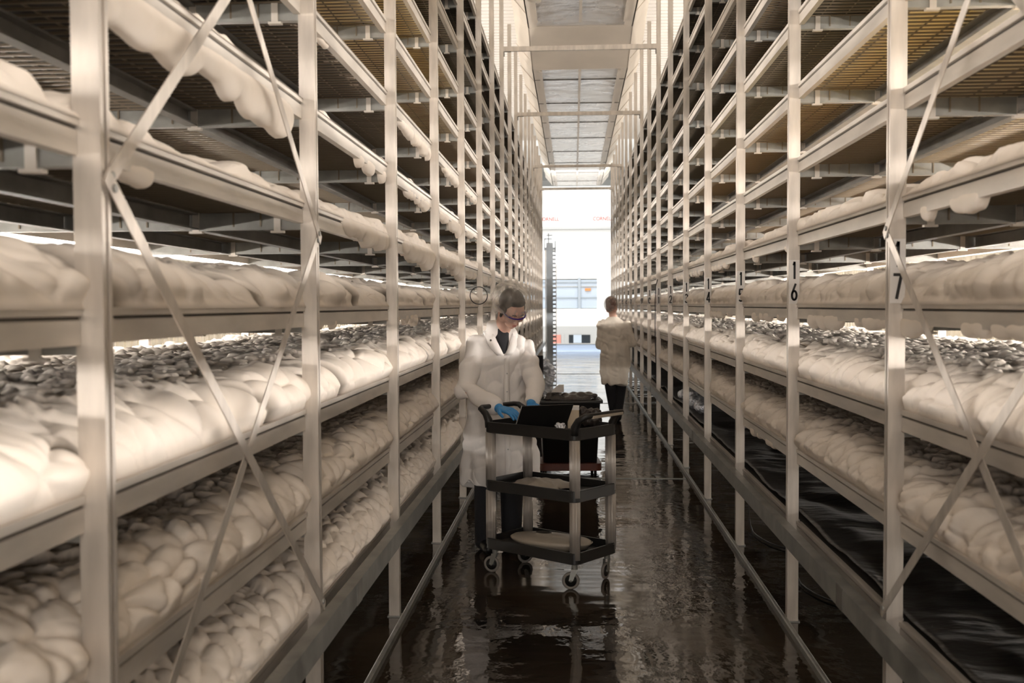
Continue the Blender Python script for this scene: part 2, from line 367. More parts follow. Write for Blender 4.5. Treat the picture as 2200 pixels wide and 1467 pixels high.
def text(body, size, x, y, z, m, parent, name, width=None, rot=(math.pi/2, 0, 0)):
    cu = bpy.data.curves.new('txt', 'FONT'); cu.body = body; cu.size = size; cu.align_x = 'CENTER'; cu.extrude = 0.0015; cu.offset = size*0.012
    o = bpy.data.objects.new('txt', cu); C.objects.link(o)
    me = bpy.data.meshes.new_from_object(o.evaluated_get(bpy.context.evaluated_depsgraph_get()))
    bpy.data.objects.remove(o); bpy.data.curves.remove(cu)
    me.materials.clear(); me.materials.append(M[m])
    o = link(name, me, parent)
    if width:
        xs = [v.co.x for v in me.vertices]; k = width/(max(xs)-min(xs))
        for v in me.vertices: v.co.x *= k
    o.rotation_euler = rot; o.location = (x, y, z); return o
far_hall()
# ------------------------------------------------------------------ side aisle lamps: added tube rows, heights set to light chosen shelves
def lamps():
    k = 0
    for side, sx, nm in (('left', -1, 'left'), ('right', 1, 'right')):
        rows = ((0.84, 2.5, 'lowest row'), (1.60, 15 if sx < 0 else 28, 'second row from the floor'), (2.12, 9, 'third row from the floor'), (2.47, 13, 'middle row'),
                (2.86, 12, 'third row from the top'), (3.24, 12, 'second row from the top'), (4.45, 10, 'top row'))
        for z, pw, what in rows:
            for j in range(4):
                y = -2.6 + j*9.6
                t = thing('added_tube_light', '', 'light', (sx*(WX-0.05), y, z), 0, 'added tube lights along the side walls')
                t['label'] = 'added tube light on the %s wall, %s, %s' % (nm, what, ['nearest the camera', 'second from the camera', 'third from the camera', 'farthest from the camera'][j])
                g = MB(); g.box(-0.03, 0.03, -4.6, 4.6, -0.03, 0.03, 'white'); g.build('housing', t)
                g = MB(); g.tube([(-sx*0.045, -4.55, 0), (-sx*0.045, 4.55, 0)], 0.014, 8, 'tube'); g.build('tube', t)
                a = area('lamp', (-sx*0.07, 0, 0), (-sx*1.0, 0, 0), 9.1, 0.06, pw*9.1, parent=t)
                # long side runs along the aisle
                a.rotation_euler = (math.pi/2, 0, math.pi/2 if sx > 0 else -math.pi/2)
lamps()
# ------------------------------------------------------------------ growing racks
RIGHT_LINER = {2: 'tan', 3: 'tan', 4: 'black', 1: 'brown', 5: 'brown'}
LEFT_LINER = {4: 'tan', 5: 'tan'}
def liner_of(side, l, b):  # liner tone chosen per side, level and bay
    if side > 0:
        if l in (2, 3) and b <= 3: return 'tan' if (l == 3 or b < 1) else 'brown'
        if l == 4 and b <= -1: return 'tan'
        if l == 5 and 1 <= b <= 2: return 'brown'
        if l == 1 and b <= 2: return 'brown'
    else:
        if l in (4, 5) and b <= 2: return 'tan'
        if l == 4 and b <= 4: return 'brown'
        if l == 6 and b <= 1: return 'brown'
    return 'black'
def rack(side):
    X0 = XR if side > 0 else -XL; s = side
    nm = 'right' if s > 0 else 'left'
    t = thing('growing_rack', ('tall aluminium growing rack on the right with numbered posts' if s > 0 else
              'tall aluminium growing rack on the left, behind the worker, posts without numbers'), 'shelving rack', (X0, 0, 0))
    X = lambda a: s*a
    def bx(g, a0, a1, y0, y1, z0, z1, m): g.box(min(s*a0, s*a1), max(s*a0, s*a1), y0, y1, z0, z1, m)
    # --- posts (aisle side and far side)
    H = 5.85
    def post_mesh():
        g = MB(); W, D = 0.057, 0.042
        prof = [(0, 0), (W, 0), (W, D), (0, D), (0, 0.028), (0.012, 0.028), (0.012, 0.016), (0, 0.016)]
        pr = [(s*a, b) for a, b in prof]
        g.prism(pr, 0.006, H, 'z', 'alu')
        g.box(min(s*0.0121, s*0.0125), max(s*0.0121, s*0.0125), 0.0165, 0.0275, 0.01, H-0.01, 'groove')
        bx(g, -0.008, W+0.008, -0.008, D+0.008, 0, 0.006, 'galv')
        for l in LV:   # small clip bolts beside each shelf
            bx(g, W, W+0.012, 0.008, 0.03, lz(l)-0.02, lz(l)-0.008, 'groove')
        return g.mesh('post')
    pm = post_mesh()
    g = MB(); bx(g, 0, 0.05, 0, 0.04, 0, 5.2, 'alu'); fpm = g.mesh('rear_post')
    for n in range(NB0, NB1+1):
        o = link('post', pm, t, 0, (0, py(n), 0)); p = o
        if s > 0 and 0 <= n <= 12:
            num = str(17-n)
            if num != '8':
                g = MB(); z1 = lz(0)+0.225 if len(num) == 2 else lz(0)+0.12
                g.box(0.003, 0.055, -0.0025, -0.0003, lz(0)+0.001, z1, 'plate'); pl = g.build('number_plate', o)
                for k, ch in enumerate(num[::-1]):
                    digit(ch, 0.029, lz(0)+0.012+0.112*k, 0.040 if ch != '1' else 0.020, 0.098, 0.0105, pl)
        link('rear_post', fpm, t, 0, (X(1.34), py(n), 0))
    # --- shelf parts, the first eight bays one by one, the rest together
    L = S-0.042
    def rail_into(g, y0, y1, z, m='alurail'):
        pr = [(0, 0), (0.010, 0.0), (0.030, -0.004), (0.030, -0.075), (0.004, -0.075), (0.004, -0.026), (0.008, -0.024), (0.008, -0.019), (0, -0.017)]
        g.prism([(s*(DR+a), z+b) for a, b in pr], y0, y1, 'y', m)
        g.box(min(s*(DR+0.0078), s*(DR+0.0072)), max(s*(DR+0.0078), s*(DR+0.0072)), y0, y1, z-0.0238, z-0.0192, 'groove')
    def rear_into(g, y0, y1, z): bx(g, 1.33, 1.345, y0, y1, z-0.075, z, 'alurail')
    def beam_into(g, y, z):   # C channel across the rack with hook straps
        pr = [(0, -0.035), (0.034, -0.035), (0.034, -0.04), (0.005, -0.04), (0.005, -0.09), (0.034, -0.09), (0.034, -0.096), (0, -0.096)]
        xa, xb = sorted((s*0.02, s*1.34))
        g.prism([(y+a+0.004, z+b) for a, b in pr], xa, xb, 'x', 'galv')
        for a in (0.13, 0.43, 0.86):
            bx(g, a, a+0.024, y-0.002, y+0.004, z-0.102, z-0.03, 'alurail'); bx(g, a-0.012, a+0.036, y-0.004, y+0.02, z-0.108, z-0.100, 'alurail')
        for a in (0.2, 0.3, 0.52, 0.62, 0.72, 1.0, 1.1): bx(g, a, a+0.006, y, y+0.004, z-0.085, z-0.03, 'wire')
    def runner_into(g, y0, y1, z):
        for a in (0.43, 0.90):
            pr = [(a, -0.035), (a+0.04, -0.035), (a+0.04, -0.095), (a, -0.095), (a, -0.089), (a+0.034, -0.089), (a+0.034, -0.041), (a, -0.041)]
            g.prism([(s*p, z+q) for p, q in pr], y0, y1, 'y', 'galvdark')
    def grid_into(g, y0, y1, z, coarse=False):
        st = 0.055; y = y0+0.02
        while y < y1:
            bx(g, 0.06, 1.33, y, y+0.007, z-0.034, z-0.027, 'wire'); y += st
        for a in (0.16, 0.28, 0.38, 0.55, 0.68, 0.8, 1.0, 1.15): bx(g, a, a+0.005, y0, y1, z-0.027, z-0.022, 'wire')
    def liner_into(g, y0, y1, z, m): bx(g, 0.075, 1.325, y0, y1, z-0.020, z-0.014, m)
    gm = MB(); grid_into(gm, 0.042, S, 0); gme = gm.mesh('shelf_grid')
    gm = MB(); rail_into(gm, 0.043, S-0.001, 0); rme = gm.mesh('side_rail')
    gm = MB(); beam_into(gm, 0, 0); bme = gm.mesh('cross_beam')
    gm = MB(); runner_into(gm, 0.043, S, 0); rue = gm.mesh('runner')
    gm = MB(); rear_into(gm, 0.043, S, 0); ree = gm.mesh('rear_rail')
    lin = {}
    for m in ('tan', 'brown', 'black'):
        gm = MB(); liner_into(gm, 0, S, 0, m); lin[m] = gm.mesh('shelf_liner')
    rest = {k: MB() for k in ('side_rail', 'cross_beam', 'runner', 'shelf_grid', 'shelf_liner', 'rear_rail')}
    near = range(-2, 6)
    for n in range(NB0, NB1):
        for l in LV:
            y, z = py(n), lz(l)
            if n in near:
                for nm_, me in (('side_rail', rme), ('cross_beam', bme), ('runner', rue), ('rear_rail', ree), ('shelf_grid', gme), ('shelf_liner', lin[liner_of(s, l, n)])):
                    link(nm_, me, t, 0, (0, y, z))
            else:
                rail_into(rest['side_rail'], y+0.043, y+S-0.001, z); beam_into(rest['cross_beam'], y, z)
                runner_into(rest['runner'], y+0.043, y+S, z); rear_into(rest['rear_rail'], y+0.043, y+S, z)
                liner_into(rest['shelf_liner'], y, y+S, z, liner_of(s, l, n)); grid_into(rest['shelf_grid'], y+0.042, y+S, z)
    for k, g in rest.items():
        o = g.build(k, t); o['kind'] = 'stuff'
    # --- trolley rail outside the posts
    g = MB(); z = 0.53
    pr = [(-0.05, z), (-0.002, z), (-0.002, z-0.005), (-0.045, z-0.005), (-0.045, z-0.085), (-0.020, z-0.085), (-0.020, z-0.090), (-0.05, z-0.090)]
    g.prism([(s*a, b) for a, b in pr], py(NB0), py(NB1)+3.2, 'y', 'galv')
    for n in range(NB0, NB1+1):
        bx(g, -0.045, 0.0, py(n)+0.005, py(n)+0.03, z-0.07, z-0.05, 'galv')
        if n % 3 == 0: bx(g, -0.053, -0.0505, py(n)+0.4, py(n)+0.5, z-0.09, z+0.001, 'galvdark')
    g.build('trolley_rail', t)
    # --- gutter channel behind it, under the lowest bed
    g = MB(); z = lz(-3)-0.005
    pr = [(0.058, z), (0.066, z), (0.066, z-0.05), (0.11, z-0.05), (0.11, z-0.01), (0.118, z-0.01), (0.118, z-0.06), (0.058, z-0.06)]
    g.prism([(s*a, b-0.02) for a, b in pr], py(NB0), py(NB1), 'y', 'galvdark'); g.build('gutter', t)
    # --- flat diagonal braces on the aisle face
    def brace(y0, z0_, y1, z1_, off):
        g = MB(); d = Vector((0, y1-y0, z1_-z0_)); L_ = d.length; d.normalize(); nrm = Vector((0, -d.z, d.y))*0.018
        a = Vector((s*off, y0, z0_))-d*0.02; b = Vector((s*off, y1, z1_))+d*0.02; th = Vector((s*0.003, 0, 0))
        vs_ = [a-nrm, a+nrm, b+nrm, b-nrm]; i = g.mi('alu'); n = len(g.v)
        g.v += [tuple(p) for p in vs_]+[tuple(p+th) for p in vs_]
        g.f += [(n,n+1,n+2,n+3),(n+7,n+6,n+5,n+4),(n,n+4,n+5,n+1),(n+1,n+5,n+6,n+2),(n+2,n+6,n+7,n+3),(n+3,n+7,n+4,n)]; g.m += [i]*6
        g.tube([a+d*0.04-th*1.5, a+d*0.04+th*0.5], 0.009, 8, 'galv'); g.tube([b-d*0.04-th*1.5, b-d*0.04+th*0.5], 0.009, 8, 'galv')
        g.build('brace', t)
    ya, yb = py(-1)+0.02, py(0)+0.02
    zs = [0.56, 1.90, 3.24, 4.58]
    for k in range(3):
        brace(ya, zs[k], yb, zs[k+1], -0.005); brace(ya, zs[k+1], yb, zs[k], -0.010)
    return t
RK_L = rack(-1); RK_R = rack(1)
for k, (n, z, lab) in enumerate(((6, 5.035, 'the nearest, in front of the dropped duct'), (8, 4.79, 'second from the camera'), (12, 4.83, 'third from the camera'), (15, 4.88, 'the farthest, at the end of the duct'))):
    g = MB(); y = py(n)
    g.box(-XL, XR, y+0.002, y+0.04, z, z+0.062, 'alu')
    for x, d in ((-XL, 1), (XR, -1)): g.prism([(x, z), (x+d*0.10, z), (x+d*0.10, z-0.012), (x+d*0.014, z-0.012), (x+d*0.014, z-0.07), (x, z-0.07)], y+0.004, y+0.012, 'y', 'galvdark')
    tag(g.build('cross_bar'), 'overhead aluminium bar joining both racks, ' + lab, 'bar')
# ------------------------------------------------------------------ mushroom beds
def vnoise(u, v, seed):
    def h(i, j):
        n = (i*374761393 + j*668265263 + seed*362437) & 0xffffffff
        n = ((n ^ (n >> 13))*1274126177) & 0xffffffff
        return ((n ^ (n >> 16)) & 0xffff)/65535.0
    i = np.floor(u).astype(np.int64); j = np.floor(v).astype(np.int64); a = u-i; b = v-j
    a = a*a*(3-2*a); b = b*b*(3-2*b)
    return (h(i,j)*(1-a)+h(i+1,j)*a)*(1-b)+(h(i,j+1)*(1-a)+h(i+1,j+1)*a)*b
def worley(u, v, seed, jit=0.9):
    def h(i, j, k):
        n = (i*374761393 + j*668265263 + (seed*7+k)*2246822519) & 0xffffffff
        n = ((n ^ (n >> 13))*1274126177) & 0xffffffff
        return ((n ^ (n >> 16)) & 0xffff)/65535.0
    iu = np.floor(u).astype(np.int64); iv = np.floor(v).astype(np.int64)
    F1 = np.full(u.shape, 9.0); F2 = np.full(u.shape, 9.0); R = np.zeros(u.shape); DX = np.zeros(u.shape); DY = np.zeros(u.shape)
    for a in (-1, 0, 1):
        for b in (-1, 0, 1):
            ci, cj = iu+a, iv+b
            cx = ci+0.5+(h(ci,cj,1)-0.5)*jit; cy = cj+0.5+(h(ci,cj,2)-0.5)*jit
            d = np.sqrt((u-cx)**2+(v-cy)**2); m = d < F1
            F2 = np.where(m, F1, np.minimum(F2, d)); R = np.where(m, h(ci,cj,3), R)
            DX = np.where(m, u-cx, DX); DY = np.where(m, v-cy, DY); F1 = np.where(m, d, F1)
    return F1, F2, R, DX, DY
def pillows(u, v, seed):
    F1, F2, R, _, _ = worley(u, v, seed); e = np.clip((F2-F1)/0.6, 0, 1)
    return np.sqrt(np.clip(1-(1-e)**2, 0, 1))*(0.6+0.4*R), e
def bed(side, l, hump, cell, y0, y1, droops, seed, label, stripes=0, over=0.0, top=True, elong=1.0):
    s = side; X0 = (XR if s > 0 else -XL)
    ys = [y0]; 
    while ys[-1] < y1:
        y = ys[-1]; ys.append(y + min(0.12, max(0.011, 0.0028*y if y > 0 else 0.03)))
    ys = np.array(ys)
    nf = 46; nt = 105 if top else 10
    tf = np.linspace(0, 1, nf)
    dep = 0.19                          # depth of the sloping front
    ang = tf*math.pi/2
    wf = -0.004 - over*np.sin(np.minimum(ang*2, math.pi))+ dep*(1-np.cos(ang))**1.15
    zf = hump*np.sin(ang)**0.85 - 0.004
    wt = dep + (1.27-dep)*np.linspace(0, 1, nt+1)[1:]**1.25; zt = np.full(nt, hump-0.004)
    wv = np.concatenate([wf, wt]); zv = np.concatenate([zf, zt])
    # arc length
    arc = np.concatenate([[0], np.cumsum(np.hypot(np.diff(wv), np.diff(zv)))])
    tx = np.gradient(wv, arc); tz = np.gradient(zv, arc)
    nx, nz = -tz, tx                     # outward: towards the aisle and up
    YY, AA = np.meshgrid(ys, arc, indexing='ij'); WW = np.broadcast_to(wv, YY.shape); ZZ = np.broadcast_to(zv, YY.shape)
    fr = np.clip((dep+0.06-WW)/0.12, 0, 1)         # 1 on the front, 0 on the flat top
    ac = arc[nf-1]
    wob = vnoise(YY*2.3, AA*3, seed+5)*0.12
    sh = 1.0
    ta = YY*0.74+AA*0.67+wob; qa = AA*0.74-YY*0.67+wob*0.5      # across and along the streaks
    el = elong
    u = ta/(cell*(1.05-0.35*el)); v = qa/(cell*(0.8+0.75*el))
    p1, e1 = pillows(u, v, seed)
    p2, _ = pillows(u*2.1+vnoise(u*2, v*2, seed+9), v*1.7, seed+2)
    sn = vnoise(u*1.3+7, v*1.1, seed+4)+0.5*vnoise(u*2.9, v*2.2, seed+6)-0.75
    big = vnoise(YY*1.4, AA*2.0, seed+3)-0.5
    amp = min(cell*0.42, 0.050)
    edge = np.clip(AA/0.05, 0, 1)
    dfront = (p1*amp*(1-0.45*el) + sn*amp*(0.35+0.5*el) + p2*amp*0.15 + big*0.03)*edge - amp*0.35
    # flat top: scaly caps
    F1, F2, R, DX, DY = worley((YY+0.02*vnoise(YY*9, AA*9, seed))/0.034, AA/0.050, seed+11)
    cap = np.clip((F2-F1)/0.35, 0, 1)
    dtop = (np.sqrt(cap)*0.012*(0.5+R) + (R-0.5)*0.016 + DX*(R-0.3)*0.010) + (vnoise(YY*3, AA*3, seed+21)-0.5)*0.03
    tp = np.clip((1-fr)*1.6, 0, 1)
    D = dfront*(1-tp)+dtop*tp
    if l == 0 or hump < 0.08: D = D*np.clip(AA/0.03, 0.0, 1)
    cleft = np.zeros(YY.shape)
    if stripes:
        for k in range(stripes):
            yc = y0 + 0.7 + (k+vnoise(np.array([k*1.7]), np.array([0.3]), seed)[0]*0.6)*(1.15)
            if yc > 9.5: break
            path = yc + (AA-ac*0.5)*sh*(-1.0)+0.03*(vnoise(YY*0+k, AA*12, seed)-0.5)
            wd = 0.018+0.026*np.clip(1-AA/ac, 0, 1)
            c = np.exp(-((YY-path)/wd)**2)*np.clip((ac*1.05-AA)/0.05, 0, 1)
            cleft = np.maximum(cleft, c)
        D = D - cleft*0.020
    PX = (DR + WW + nx*D)*s + X0; PZ = lz(l)+ZZ+nz*D
    dirt_shade = np.clip((1-cap)*1.3-0.25+(0.35-R)*0.8, 0, 1)*tp*0.7  # brown gaps between caps: compost and shade painted together
    dirt_shade = np.maximum(dirt_shade, cleft*0.80)
    dirt_shade = np.maximum(dirt_shade, np.clip(1-AA/0.014, 0, 1)*0.45)
    dirt_shade = np.maximum(dirt_shade, np.clip(0.12-e1, 0, 0.12)*1.0*(1-tp))
    co = np.stack([PX, YY, PZ], -1).reshape(-1, 3); nr, nc = YY.shape
    ii = np.arange(nr-1)[:, None]*nc+np.arange(nc-1)[None]
    q = np.stack([ii, ii+nc, ii+nc+1, ii+1], -1) if s > 0 else np.stack([ii, ii+1, ii+nc+1, ii+nc], -1)
    q = q[..., ::-1] if s > 0 else q[..., ::-1]
    q = q.reshape(-1, 4)
    # hanging lobes that spill over and under the rail
    V = [co]; F = [q]; A = [dirt_shade.reshape(-1)]; base = len(co)
    rng = random.Random(seed); tris = []
    for (ya, yb, drop, size, dens) in droops:
        under = dens < 18; drop = drop*0.7 if under else drop
        yy = np.arange(ya-0.12, yb+0.12, 0.008); h = np.zeros(len(yy)); bul = np.zeros(len(yy))
        for _ in range(max(2, int((yb-ya)*dens))):
            yc = rng.uniform(ya, yb); f = (yc-ya)/max(yb-ya, 0.01); r = size*rng.uniform(0.7, 1.5)*(1.5 if under else 1.15)
            hh = drop*(0.35+0.65*f)*rng.uniform(0.45, 1.1)+0.02
            c = np.sqrt(np.clip(1-((yy-yc)/r)**2, 0, 1)); m_ = hh*c**0.8 > h
            h = np.where(m_, hh*c**0.8, h); bul = np.where(m_, c, bul)
        kn = np.exp(-(np.arange(-6, 7)/2.6)**2); kn /= kn.sum(); h = np.convolve(h, kn, 'same'); bul = np.convolve(bul, kn, 'same')
        tt = np.linspace(0, 1, 18); Yg, Tg = np.meshgrid(yy, tt, indexing='ij'); Hg = h[:, None]+0*Tg; Bg = bul[:, None]+0*Tg
        thk = np.minimum(0.045, Hg*0.34)*(0.45+0.55*Bg)*(1+0.35*(vnoise(Yg*22, Tg*4, seed+40)-0.5))
        Wg = 0.028-(thk+0.028*np.clip(Hg/0.03, 0, 1))*np.sin(np.pi*Tg)**0.55
        Zg = 0.012*np.clip(Hg/0.03, 0, 1)-(Hg+0.02*np.clip(Hg/0.03, 0, 1))*(0.5-0.5*np.cos(np.pi*Tg))*(1+0*Tg)-0.006
        if under:
            Zg = Zg-0.052; Wg = Wg*0.8+0.010
        pts = np.stack([X0+s*(DR+Wg), Yg+0.006*(vnoise(Yg*9, Tg*5, seed+8)-0.5), lz(l)+Zg], -1).reshape(-1, 3)
        i2 = np.arange(len(yy)-1)[:, None]*18+np.arange(17)[None]
        qq = np.stack([i2, i2+1, i2+19, i2+18], -1) if s > 0 else np.stack([i2, i2+18, i2+19, i2+1], -1)
        F.append(qq.reshape(-1, 4)+base); V.append(pts); base += len(pts); A.append(np.zeros(len(pts)))
    q = np.concatenate(F)
    me = bpy.data.meshes.new('mushroom_bed')
    allv = np.concatenate(V); me.vertices.add(len(allv)); me.vertices.foreach_set('co', allv.reshape(-1))
    nq = len(q); nt_ = sum(len(t_) for t_ in tris); me.loops.add(nq*4+nt_*3); me.polygons.add(nq+nt_)
    lp = q.reshape(-1); me.loops.foreach_set('vertex_index', lp.astype(np.int32))
    st = (np.arange(nq)*4).astype(np.int32); me.polygons.foreach_set('loop_start', st)
    me.update(calc_edges=True); me.validate()
    me.polygons.foreach_set('use_smooth', np.ones(len(me.polygons), dtype=bool))
    at = me.attributes.new('dirt_shade', 'FLOAT', 'POINT'); at.data.foreach_set('value', np.concatenate(A).astype(np.float32))
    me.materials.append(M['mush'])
    o = link('mushroom_bed', me); tag(o, label, 'mushroom bed', None, 'stuff'); return o
yb0 = py(-3)+0.1; YEND = py(16)-0.1
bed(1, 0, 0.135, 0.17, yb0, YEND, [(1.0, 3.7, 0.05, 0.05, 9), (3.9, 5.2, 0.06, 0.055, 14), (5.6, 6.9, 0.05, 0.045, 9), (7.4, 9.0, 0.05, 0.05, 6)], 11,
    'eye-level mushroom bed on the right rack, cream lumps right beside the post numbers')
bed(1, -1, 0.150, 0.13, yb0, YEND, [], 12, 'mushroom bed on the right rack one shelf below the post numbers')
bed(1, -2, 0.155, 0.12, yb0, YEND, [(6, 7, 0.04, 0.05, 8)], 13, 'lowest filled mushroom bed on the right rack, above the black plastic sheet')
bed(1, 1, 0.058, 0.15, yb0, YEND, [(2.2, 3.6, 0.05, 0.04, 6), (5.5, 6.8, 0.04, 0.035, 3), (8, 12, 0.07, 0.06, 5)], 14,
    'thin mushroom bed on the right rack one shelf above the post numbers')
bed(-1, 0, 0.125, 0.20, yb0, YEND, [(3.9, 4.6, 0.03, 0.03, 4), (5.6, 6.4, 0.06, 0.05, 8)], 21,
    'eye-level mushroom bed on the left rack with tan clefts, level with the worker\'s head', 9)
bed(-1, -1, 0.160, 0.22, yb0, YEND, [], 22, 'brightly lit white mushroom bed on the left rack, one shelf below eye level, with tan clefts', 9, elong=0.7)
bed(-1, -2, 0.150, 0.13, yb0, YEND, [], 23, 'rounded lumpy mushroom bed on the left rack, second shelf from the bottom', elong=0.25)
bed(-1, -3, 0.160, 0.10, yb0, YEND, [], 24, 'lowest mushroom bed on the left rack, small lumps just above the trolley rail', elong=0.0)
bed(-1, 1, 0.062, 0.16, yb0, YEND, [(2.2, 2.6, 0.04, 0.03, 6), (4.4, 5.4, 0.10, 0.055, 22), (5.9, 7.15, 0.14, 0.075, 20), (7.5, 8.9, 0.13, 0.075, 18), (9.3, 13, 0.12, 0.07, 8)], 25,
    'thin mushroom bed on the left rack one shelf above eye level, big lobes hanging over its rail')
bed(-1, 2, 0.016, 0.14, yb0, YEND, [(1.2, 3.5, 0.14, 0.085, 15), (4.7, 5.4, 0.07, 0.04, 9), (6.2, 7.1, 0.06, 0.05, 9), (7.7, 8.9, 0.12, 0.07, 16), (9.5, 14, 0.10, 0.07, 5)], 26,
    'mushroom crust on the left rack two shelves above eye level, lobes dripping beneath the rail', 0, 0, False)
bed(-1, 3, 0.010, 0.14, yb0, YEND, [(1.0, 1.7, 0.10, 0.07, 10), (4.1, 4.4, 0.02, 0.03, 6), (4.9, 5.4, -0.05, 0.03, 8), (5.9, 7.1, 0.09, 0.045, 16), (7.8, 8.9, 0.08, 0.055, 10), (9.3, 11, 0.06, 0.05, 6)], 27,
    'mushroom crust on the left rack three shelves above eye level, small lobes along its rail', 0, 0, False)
# black plastic on the lowest right shelf
def plastic():
    ny, nx_ = 420, 46; ys = np.linspace(py(-3), py(12), ny); xs = np.linspace(0.07, 1.28, nx_)
    Y, Xx = np.meshgrid(ys, xs, indexing='ij')
    z = lz(-3)+0.02+0.035*(vnoise(Y*2.2, Xx*5, 31)-0.5)+0.05*np.abs(vnoise(Y*1.1+Xx, Xx*2.2, 32)-0.5)+0.012*vnoise(Y*9, Xx*14, 33)
    co = np.stack([XR+Xx, Y, z], -1).reshape(-1, 3)
    me = bpy.data.meshes.new('plastic_sheet'); ii = np.arange(ny-1)[:, None]*nx_+np.arange(nx_-1)[None]
    q = np.stack([ii, ii+1, ii+nx_+1, ii+nx_], -1).reshape(-1, 4)
    me.from_pydata(co.tolist(), [], q.tolist()); me.materials.append(M['plastic'])
    me.polygons.foreach_set('use_smooth', [True]*len(me.polygons))
    o = link('plastic_sheet', me); sd = o.modifiers.new('s', 'SOLIDIFY'); sd.thickness = 0.004
    tag(o, 'wrinkled black plastic sheet covering the lowest shelf of the right rack', 'plastic sheet')
    g = MB(); rr = random.Random(3)
    for k in range(14):
        g.ell((XR+0.12+rr.random()*0.12, 10.3+k*0.14, lz(-3)+0.09+rr.random()*0.05), (0.07, 0.12, 0.06), 12, 8, 'foil', fn=lambda d: 1+0.2*math.sin(d.x*9+d.y*7+k))
    tag(g.build('plastic_film', None, True), 'crumpled clear plastic film lying on the lowest right shelf near post 13', 'plastic film')
plastic()
# ------------------------------------------------------------------ overhead duct
def duct():
    t = thing('ventilation_duct', 'long cream air duct with shiny panels hanging above the aisle', 'duct', (0, 0, 0))
    xl, xr = -0.755, 0.995; zA, zB = 6.3, 5.97; yA, yB, yC = 17.7, 19.3, 38.0
    g = MB()
    g.prism([(-8.9, zA), (yA, zA), (yB, zB), (yC, zB), (yC, zB+0.35), (-8.9, zA+0.35)], xl+0.15, xr-0.15, 'x', 'soffit'); g.build('soffit_panel', t)
    g = MB()
    for xa, xb in ((xl, xl+0.15), (xr-0.15, xr)):
        g.prism([(-8.9, zA-0.004), (yA, zA-0.004), (yB, zB-0.004), (yC, zB-0.004), (yC, zB+0.02), (yB, zB+0.02), (yA, zA+0.02), (-8.9, zA+0.02)], xa, xb, 'x', 'duct')
    g.prism([(yA-0.1, zA-0.006), (yA, zA-0.006), (yB, zB-0.006), (yB+0.06, zB-0.006), (yB+0.06, zB), (yB, zB), (yA, zA), (yA-0.1, zA)], xl+0.14, xr-0.14, 'x', 'duct')
    g.build('edge_frame', t)
    g = MB()
    for x, wdt in ((xl+0.15, 0.05), (xr-0.15, 0.05), ((xl+xr)/2, 0.045)):
        g.prism([(x-wdt/2, zB-0.03), (x+wdt/2, zB-0.03), (x+wdt/2, zB), (x-wdt/2, zB)], yB+0.1, yC, 'y', 'duct')
        g.prism([(x-wdt/2, zA-0.03), (x+wdt/2, zA-0.03), (x+wdt/2, zA), (x-wdt/2, zA)], -8.9, yA-0.4, 'y', 'duct')
    g.build('rib', t)
    g = MB(); y = yB+0.9
    while y < yC: g.box(xl+0.02, xr-0.02, y, y+0.02, zB-0.012, zB-0.001, 'groove'); y += 2.35
    g.box(xl+0.02, xr-0.02, 15.6, 15.63, zA-0.012, zA-0.001, 'groove'); g.build('seam', t)
    for sx, x in ((-1, xl), (1, xr)):
        g = MB()
        for (y0, y1, z0, z1) in ((-8.9, yA, zA, zA), (yA, yB, zA, zB), (yB, yC, zB, zB)):
            o = sx*0.25; up = 0.30
            a = [(x, y0, z0-0.004), (x, y1, z1-0.004), (x+o, y1, z1+up), (x+o, y0, z0+up)]
            b = [(x+o, y0, z0+up), (x+o, y1, z1+up), (x+o, y1, 7.0), (x+o, y0, 7.0)]
            for qd in (a, b):
                n = len(g.v); i = g.mi('duct'); th = Vector((-sx*0.02, 0, 0.0))
                g.v += [tuple(p) for p in qd]+[tuple(Vector(p)+th) for p in qd]
                g.f += [(n,n+1,n+2,n+3),(n+7,n+6,n+5,n+4),(n,n+4,n+5,n+1),(n+1,n+5,n+6,n+2),(n+2,n+6,n+7,n+3),(n+3,n+7,n+4,n)]; g.m += [i]*6
        y = -6.0
        while y < yC: 
            zz = zA if y < yA else zB
            g.prism([(x-sx*0.004, zz-0.01), (x+sx*0.25, zz+0.292), (x+sx*0.262, zz+0.29), (x+sx*0.008, zz-0.012)], y, y+0.03, 'y', 'duct'); y += 1.75
        g.build('side_panel', t)
    g = MB(); 
    g.tube([(-0.80, 15.2, 6.2), (-0.62, 15.4, 6.12), (-0.52, 15.9, 6.24)], 0.05, 10, 'dull'); 
    tag(g.build('cloth_bundle', None, True), 'brownish rolled bundle tucked at the duct edge above the aisle', 'bundle')
duct()
